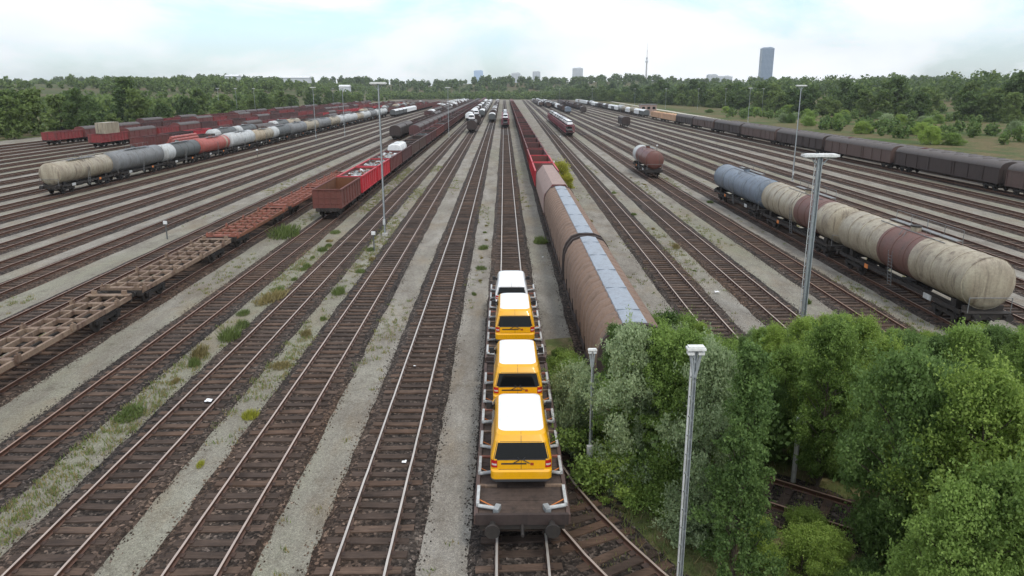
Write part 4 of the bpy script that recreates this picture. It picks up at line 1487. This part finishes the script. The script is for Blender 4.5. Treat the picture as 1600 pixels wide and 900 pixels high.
for i in range(9):
    place_weed(R.choice((14.9, 20.3, 25.4)) + R.uniform(-.5, .5), 42 + i * 8, R.choice(('dry_grass', 'weed_green')), R.uniform(.4, .9), 'low weed clump between the empty right tracks')
# short grass that nobody could count
vs, cols = [], []
pv = []
strips = [(-1.9, .7), (-6.6, .8), (-11.2, .8), (-15.9, .8), (-21, .8), (-26.3, .7), (-31.7, 1.1), (3.0, .7), (8.6, 2.2), (14.3, .8), (19.4, .8), (24.5, .8), (29.2, .8)]
tot = G()
P = []
for x, hw in strips:
    n = 1500 if -17 < x < -10 else 600
    yy = 14 + 110 * NR.random_sample(n) ** 1.6
    cx = x + .006 * yy * (1 if x > 5 else -1) + hw * NR.uniform(-1, 1, n)
    keep = (np.sin(yy * .21 + x) + np.sin(yy * .083 + 2 * x) + NR.normal(size=n) * .5) > (1.1 if abs(x) < 8 else -.1 if -17 < x < -10 else .4)
    P += list(zip(cx[keep], yy[keep]))
P = np.array(P)
n = len(P) * 14
cen = np.repeat(P, 14, 0) + NR.normal(size=(n, 2)) * .10
hh = NR.uniform(.04, .2, n)
b = NR.uniform(0, math.pi, n)
dx, dy = np.cos(b) * .022, np.sin(b) * .022
ln = NR.normal(size=(n, 2)) * .05
v = np.stack([np.stack([cen[:, 0] - dx, cen[:, 1] - dy, np.full(n, GZ - .02)], 1), np.stack([cen[:, 0] + dx, cen[:, 1] + dy, np.full(n, GZ - .02)], 1), np.stack([cen[:, 0] + ln[:, 0], cen[:, 1] + ln[:, 1], GZ + hh], 1)], 1).reshape(-1, 3)
g = G()
g.v = v.tolist()
g.f = np.arange(3 * n).reshape(-1, 3).tolist()
pick = NR.random_sample(n)
g.m = ['weed_green' if q < .55 else 'dry_grass' for q in pick]
props(link('grass', g.mesh('grass', 0)), 'short grass and weeds growing on the gravel strips', 'grass', kind='stuff')
n = 26000
P = np.stack([3.2 + 20 * NR.random_sample(n), 12 + 21 * NR.random_sample(n)], 1)
hh = NR.uniform(.12, .42, n) + .3 * np.clip((P[:, 0] - 8) / 6, 0, 1)
b = NR.uniform(0, math.pi, n)
dx, dy = np.cos(b) * .02, np.sin(b) * .02
ln = NR.normal(size=(n, 2)) * .12
keep = P[:, 0] > 6.4 - .0 * P[:, 1] + np.maximum(0, (20 - P[:, 1])) * .35 - 3.2
keep &= ~((P[:, 0] > 3.4) & (P[:, 0] < 7.3) & (P[:, 1] > 24))
P, hh, dx, dy, ln = P[keep], hh[keep], dx[keep], dy[keep], ln[keep]
n = len(P)
v = np.stack([np.stack([P[:, 0] - dx, P[:, 1] - dy, np.full(n, GZ)], 1), np.stack([P[:, 0] + dx, P[:, 1] + dy, np.full(n, GZ)], 1), np.stack([P[:, 0] + ln[:, 0], P[:, 1] + ln[:, 1], GZ + hh], 1)], 1).reshape(-1, 3)
g = G()
g.v = v.tolist()
g.f = np.arange(3 * n).reshape(-1, 3).tolist()
g.m = ['dry_grass' if q < .35 else 'weed_green' for q in NR.random_sample(n)]
props(link('grass', g.mesh('grass', 0)), 'tall verge grass between the siding and the bushes', 'grass', kind='stuff')
for x, y, w_, lab in ((-3.75, 22.6, .16, 'white paper scrap between the rails left of the vans'), (-4.5, 31.5, .12, 'white paper scrap by the track left of the vans'), (3.2, 54, .14, 'white paper scrap beside the tarpaulin wagon'), (14.6, 44, .3, 'white paper scrap between the empty right tracks'), (-13.2, 27.8, .3, 'pale plastic scrap on the third track')):
    g = G()
    nn = 4
    g.add([(i * w_ / nn - w_ / 2, j * w_ / nn - w_ / 2, .05 + R.uniform(0, .06)) for j in range(nn + 1) for i in range(nn + 1)], [(j * 5 + i, j * 5 + i + 1, j * 5 + 6 + i, j * 5 + 5 + i) for j in range(nn) for i in range(nn)], 'litter')
    o = one('scrap', g).make('paper_scrap', lab, 'litter', 'white scraps on the ballast', (x, y, -.16))

# ------------------------------------------------------------------ the wood in front on the right
LN = {'leaf_bright': 'bright green', 'leaf_green': 'mid green', 'leaf_silver': 'silvery green', 'leaf_dark': 'dark green'}
def cap_h(x, y):
    Z = y * math.cos(PITCH) + 9.5 * math.sin(PITCH)
    px = 801 + F * (x - .013 * y) / Z
    t = float(np.interp(px, [880, 930, 950, 1085, 1115, 1180, 1250, 1320, 1420, 1600], [556, 524, 488, 494, 526, 522, 500, 494, 522, 510]))
    return H - (t - 140) * .9729 / F * Z
count = 0
spots = []
for j in range(17):
    for i in range(19):
        x = 2.9 + i * 1.25 + R.uniform(-.5, .5) + (j % 2) * .6
        y = 12.6 + j * 1.36 + R.uniform(-.5, .5)
        spots.append((x, y))
lab_used = {}
for x, y in spots:
    if x > 25 or frame_px(x, y, 3) > .95:
        continue
    # keep clear of the siding and of the covered wagon
    dmin = min(math.hypot(x - a, y - b) for a, b in sid)
    left_of = x < 1.2 + max(0, (24 - y)) * .42
    if dmin < 2.3 or left_of or (y < 15.5 and x < 9.0):
        continue
    d2 = min(math.hypot(x - a, y - b) for a, b in [(7.4 + .52 * i, 21.3 - .36 * i) for i in range(13)])
    if d2 < 1.25:
        continue
    low = 7.0 < x < 11.2 and 14 < y < 20.5
    if y > 23.6 and 2.7 < x < 7.6:
        continue
    if y > 34:
        continue
    hm = cap_h(x, y)
    if hm < .7:
        continue
    hgt = min(hm, 6.4 if y < 15.5 else 7.2) * (R.uniform(.93, 1.03) if 3.8 < x < 8 and y > 16.5 else R.uniform(.55, 1.1))
    if low:
        hgt = min(hgt, R.uniform(.8, 1.5))
    if hgt > 2.6:
        h0, kind, leaf, kit = R.choice([q for q in NEAR if (q[1] != 'willow' if x > 8.5 else q[1] != 'maple')])
        s = hgt / h0 / 1.02
        nm, cat = 'tree', 'tree'
        lab = '%s young %s in the wood beside the siding' % (LN[leaf], kind)
    else:
        h0, leaf, kit = R.choice(BUSH)
        s = hgt / h0 / 1.05
        nm, cat = 'bush', 'bush'
        lab = '%s bush in the wood beside the siding' % LN[leaf]
    o = kit.make(nm, lab, cat, '%ses and trees of the wood beside the siding' % 'bush', (x, y, GZ + .05), R.uniform(0, 6.28))
    ws = (max(s, .5) * R.uniform(.62, .85)) if nm == 'tree' else max(s, .5) * R.uniform(.75, 1)
    o.scale = (ws, ws, s)
    count += 1
# thicket along the flank of the covered wagon and at the siding's edge
for i, (x, y, hgt, bi) in enumerate(((2.95, 25.3, 2.6, 1), (3.05, 27.4, 2.0, 0), (2.9, 29.6, 1.5, 2), (3.1, 23.2, 3.0, 1), (2.75, 31.5, 1.0, 0), (4.3, 22.0, 3.4, 0), (5.6, 22.6, 3.6, 2), (6.9, 22.3, 3.5, 3), (3.9, 20.6, 1.7, 2), (5.2, 20.0, 1.9, 0), (5.9, 18.3, 1.6, 1))):
    h0, leaf, kit = BUSH[bi]
    o = kit.make('bush', '%s bush %s' % (LN[leaf], ['nearest the wheels of the tarpaulin wagon, first', 'along the tarpaulin wagon, second', 'along the tarpaulin wagon, third', 'between siding and tarpaulin wagon', 'farthest along the tarpaulin wagon', 'hiding the left buffer of the tarpaulin wagon', 'before the end wall of the tarpaulin wagon', 'at the right corner of the tarpaulin wagon', 'low at the siding edge, farther', 'low at the siding edge, middle', 'low at the siding edge, nearer'][i]), 'bush', 'bushes at the tarpaulin wagon', (x, y, GZ), R.uniform(0, 6))
    s = hgt / h0
    o.scale = (min(s, .75) if x < 3.2 else s, min(s, .9) if x < 3.2 else s, s)
print('near plants', count)

# ------------------------------------------------------------------ woods at the edge of the yard
FL = {'leaf_far': 'dark green', 'leaf_far_light': 'light green'}
def far_tree(x, y, z, where, grp, hmin=0, hmax=99, s=1.0):
    ok = [q for q in FARK if hmin <= q[0] * s <= hmax] or FARK
    h0, leaf, kit = R.choice(ok)
    o = kit.make('tree', '%s %s tree %s' % ('tall' if h0 > 13 else 'low bushy' if h0 < 10 else 'mid-sized', FL[leaf], where), 'tree', grp, (x, y, z - .2), R.uniform(0, 6.28), True)
    q = s * R.uniform(.85, 1.15)
    o.scale = (q * R.uniform(.9, 1.2), q * R.uniform(.9, 1.2), q)
nt_ = 0
for row in range(2):
    y = 150
    while y < 640:
        x = -141 - row * 13 + R.uniform(-4, 4) + (.03 * (y - 300) if y > 300 else 0)
        if frame_px(x, y, 5) < .9:
            far_tree(x, y, 0, 'at the edge of the left wood', 'trees of the left wood', 0 if row else 0, 13 if (row == 0 or y > 400) else 99, R.uniform(.6, .95) if y < 430 else R.uniform(.45, .75))
            nt_ += 1
        y += 13 + row * 3 + y * .01
edge = [(236, 225), (172, 380), (165, 560), (128, 800), (75, 1010)]
for row in range(2):
    for (xa, ya), (xb, yb) in zip(edge[:-1], edge[1:]):
        l = math.hypot(xb - xa, yb - ya)
        n = int(l / (12 + row))
        for i in range(n):
            t = (i + R.random()) / n
            x, y = xa + (xb - xa) * t + 12 * row + R.uniform(-4, 4), ya + (yb - ya) * t + 10 * row + R.uniform(-5, 5)
            if frame_px(x, y, 5) < .88:
                far_tree(x, y, max(0, hill_r(x, y)), 'at the edge of the right wood', 'trees of the right wood', 0 if row == 0 else 12, 13 if row == 0 else 99, 1.0 + .12 * row)
                nt_ += 1
for i in range(60):
    t = R.random()
    y = 150 + 300 * t
    x = 95 + .07 * y + R.uniform(0, 70)
    k = R.choice(BUSH)
    o = k[2].make('bush', 'round bush standing in the dry meadow beyond the right trains', 'bush', 'bushes in the right meadow', (x, y, max(GZ, hill_r(x, y))), R.uniform(0, 6))
    o.scale = (2.0, 2.0, R.uniform(1.2, 2.2))
print('far trees', nt_)
def wood_mass(name, label, area, hf, n, tall, step_mats, lsize, kill=None):
    x0, x1, y0, y1 = area
    m = 16000
    cx, cy = NR.uniform(x0, x1, m), NR.uniform(y0, y1, m)
    blobs = []
    for x, y in zip(cx, cy):
        if frame_px(x, y, 10) > .86 or (kill and kill(x, y)):
            continue
        h = tall * R.uniform(.4, 1.2)
        blobs.append(((x, y, hf(x, y) + h * .52), (h * .4, h * .4, h * .56)))
        if len(blobs) >= n:
            break
    cnt = len(blobs) * 100
    c, d = clump_cloud(blobs, cnt)
    v, f = leaf_quads(c, d, lsize, 1.2)
    g = G()
    g.v = v.tolist()
    g.f = f.tolist()
    g.m = [step_mats[int(q * len(step_mats))] for q in NR.random_sample(len(f))]
    props(link(name, g.mesh(name, 0)), label, 'wood', kind='stuff')
wood_mass('woodland', 'scattered trees and scrub over the left hillside', (-900, -150, 300, 1300), hill_l, 1300, 8.5, ['leaf_far', 'leaf_far_light'], 2.0, lambda x, y: x > (-158 if y < 480 else -150 + .03 * (y - 500)) or (y > 520 and math.sin(x * .02 + y * .011) + math.sin(y * .017 - x * .007) < -.25))
wood_mass('woodland', 'dense wood covering the rise behind the right meadow', (60, 1100, 430, 1300), hill_r, 1200, 15, ['leaf_far', 'leaf_far', 'leaf_far_light'], 2.2, lambda x, y: x < float(np.interp(y, [430, 577, 800, 1010, 1500], [225, 190, 145, 90, -50])))
wood_mass('woodland', 'hazy wooded ridge across the end of the yard', (-1100, 900, 1190, 1420), hill_far, 1500, 11, ['leaf_far', 'leaf_far', 'leaf_far_light'], 2.6)

wood_mass('scrub', 'low scrub spreading over the meadow in front of the right wood', (112, 330, 140, 420), lambda x, y: max(GZ, hill_r(x, y)), 230, 3.6, ['leaf_far', 'leaf_far_light', 'leaf_dark'], .8, lambda x, y: x < 100 + .06 * y + 22 * math.sin(y * .05) or math.sin(x * .06) + math.sin(y * .05 + x * .03) < -.1)
wood_mass('woodland', 'low green scrub where the tracks end', (-190, 140, 965, 1190), hill_far, 420, 9, ['leaf_far', 'leaf_far_light', 'leaf_far_light'], 2.0)

# ------------------------------------------------------------------ skyline
def tower_kit(w, d, h, floors, m_wall, m_glass, bays):
    k = Kit()
    g = G()
    g.box((0, 0, h / 2), (w, d, h), m_wall)
    k.add('wall', g)
    fh = h / floors
    q = G()
    for i in range(1, floors):
        z = i * fh
        for j in range(bays):
            x = -w / 2 + w * (j + .5) / bays
            q.box((x, -d / 2, z), (w / bays * .72, .5, fh * .62), m_glass)
        for j in range(max(2, int(bays * d / w))):
            n2 = max(2, int(bays * d / w))
            yy = -d / 2 + d * (j + .5) / n2
            for sx in (-1, 1):
                q.box((sx * w / 2, yy, z), (.5, d / n2 * .72, fh * .62), m_glass)
    k.add('window_band', q)
    r = G()
    r.box((0, 0, h + 1.2), (w * .8, d * .8, 2.4), m_wall)
    r.box((w * .2, 0, h + 3), (w * .2, d * .3, 2.2), m_wall)
    k.add('roof_plant', r)
    return k
def at(px, y):
    """world x of a skyline building seen at that bearing"""
    return (px - 787) / F * (y * .973 + 3.1)
plain('tower_pane', (.10, .15, .22), .2)
plain('facade_pane', (.34, .37, .4), .4)  # panes paled along with the walls, haze put into their colour
tower_kit(38, 30, 146, 38, 'tower_glass', 'tower_pane', 9).make('office_tower', 'tall slim blue-grey office tower rising above the right wood', 'tower', None, (at(1195, 2300), 2300, 0), -.1)
tower_kit(52, 40, 118, 26, 'blue_facade', 'blue_facade', 8).make('office_block', 'pale blue office block on the skyline near the end of the tracks', 'building', 'pale buildings on the skyline', (at(748, 4000), 4000, 0))
for px, y, wd, h, lab in ((765, 4100, 26, 80, 'small pale block beside the pale blue office block'), (806, 3600, 46, 96, 'low pale block above the trees right of the tracks end'), (838, 3700, 40, 106, 'wide pale building above the trees at centre right'), (902, 3500, 50, 118, 'pale building just left of the broadcasting tower'), (1112, 3000, 40, 76, 'pale building between broadcasting tower and tall office tower, first'), (1130, 3050, 70, 70, 'pale building between broadcasting tower and tall office tower, widest'), (712, 4000, 20, 66, 'small pale block left of the pale blue office block')):
    tower_kit(wd, 30, h, max(6, int(h / 6)), 'facade', 'facade_pane', max(4, int(wd / 7))).make('office_block', lab, 'building', 'pale buildings on the skyline', (at(px, y), y, 0))
tk = Kit()
g = G()
def lz(g, prof, mat, n=16):
    rings = [[(r * math.cos(2 * math.pi * i / n), r * math.sin(2 * math.pi * i / n), z) for i in range(n)] for z, r in prof]
    g.loft(rings, mat)
lz(g, [(0, 8.5), (60, 5.6), (180, 4.2), (205, 3.6)], 'concrete')
tk.add('shaft', g)
g = G()
lz(g, [(172, 4.5), (176, 9), (184, 9.5), (188, 5), (194, 5), (197, 7), (203, 7), (206, 3.6)], 'facade')
tk.add('gallery', g)
g = G()
lz(g, [(206, 2.4), (248, 2.0), (249, 1.2), (291, .8)], 'tail_clear')
tk.add('antenna', g)
tk.make('broadcasting_tower', 'slender concrete broadcasting tower with galleries and antenna on the skyline', 'tower', None, (at(1009, 4250), 4250, 0))
# pale halls half hidden on the left hill
for x, y, wd, lab in ((-245, 820, 34, 'white-roofed low hall on the left hillside, widest'), (-330, 850, 16, 'small white shed on the left hillside'), (-190, 830, 12, 'small white hut near the low hall')):
    k = Kit()
    g = G()
    g.box((0, 0, 3), (wd, 10, 6), 'facade')
    k.add('wall', g)
    g = G()
    g.loft([[(-wd / 2 - .5, s * 5.6, 6.01), (wd / 2 + .5, s * 5.6, 6.01), (wd / 2 + .5, s * .1, 8), (-wd / 2 - .5, s * .1, 8)] for s in (1, -1)], 'white')
    k.add('roof', g)
    k.make('hall', lab, 'building', 'white-roofed halls on the left hill', (x, y, hill_l(x, y) + 5))
# signal cabin beyond the pale wagons on the right
k = Kit()
g = G()
g.box((0, 0, 2.6), (9, 6, 5.2), 'pink_hood')
k.add('wall', g)
g = G()
g.box((0, 0, 5.35), (9.6, 6.6, .3), 'grey')
k.add('roof', g)
for i in range(3):
    q = G()
    q.box((-3 + i * 3, -3.01, 3.4), (1.6, .08, 1.3), 'glass')
    k.add('window', q)
k.make('brick_cabin', 'small pinkish brick cabin behind the pale wagons', 'building', None, (83, 395, GZ))

# ------------------------------------------------------------------ air
HAZE = True
if HAZE:
    g = G()
    g.box((0, 2200, 155), (7200, 5200, 318), 'white')
    me = g.mesh('haze', 0)
    m = bpy.data.materials.new('haze')
    m.use_nodes = True
    hn = m.node_tree
    hn.nodes.remove(hn.nodes['Principled BSDF'])
    pv = hn.nodes.new('ShaderNodeVolumePrincipled')
    pv.inputs['Color'].default_value = (.93, .96, 1, 1)
    pv.inputs['Density'].default_value = .0001
    pv.inputs['Anisotropy'].default_value = .2
    hn.links.new(pv.outputs[0], hn.nodes['Material Output'].inputs['Volume'])
    me.materials.clear()
    me.materials.append(m)
    o = props(link('haze', me), kind='stuff')
S.cycles.volume_bounces = 0
S.cycles.max_bounces = 6
S.cycles.transparent_max_bounces = 8
S.cycles.caustics_reflective = False
S.cycles.caustics_refractive = False
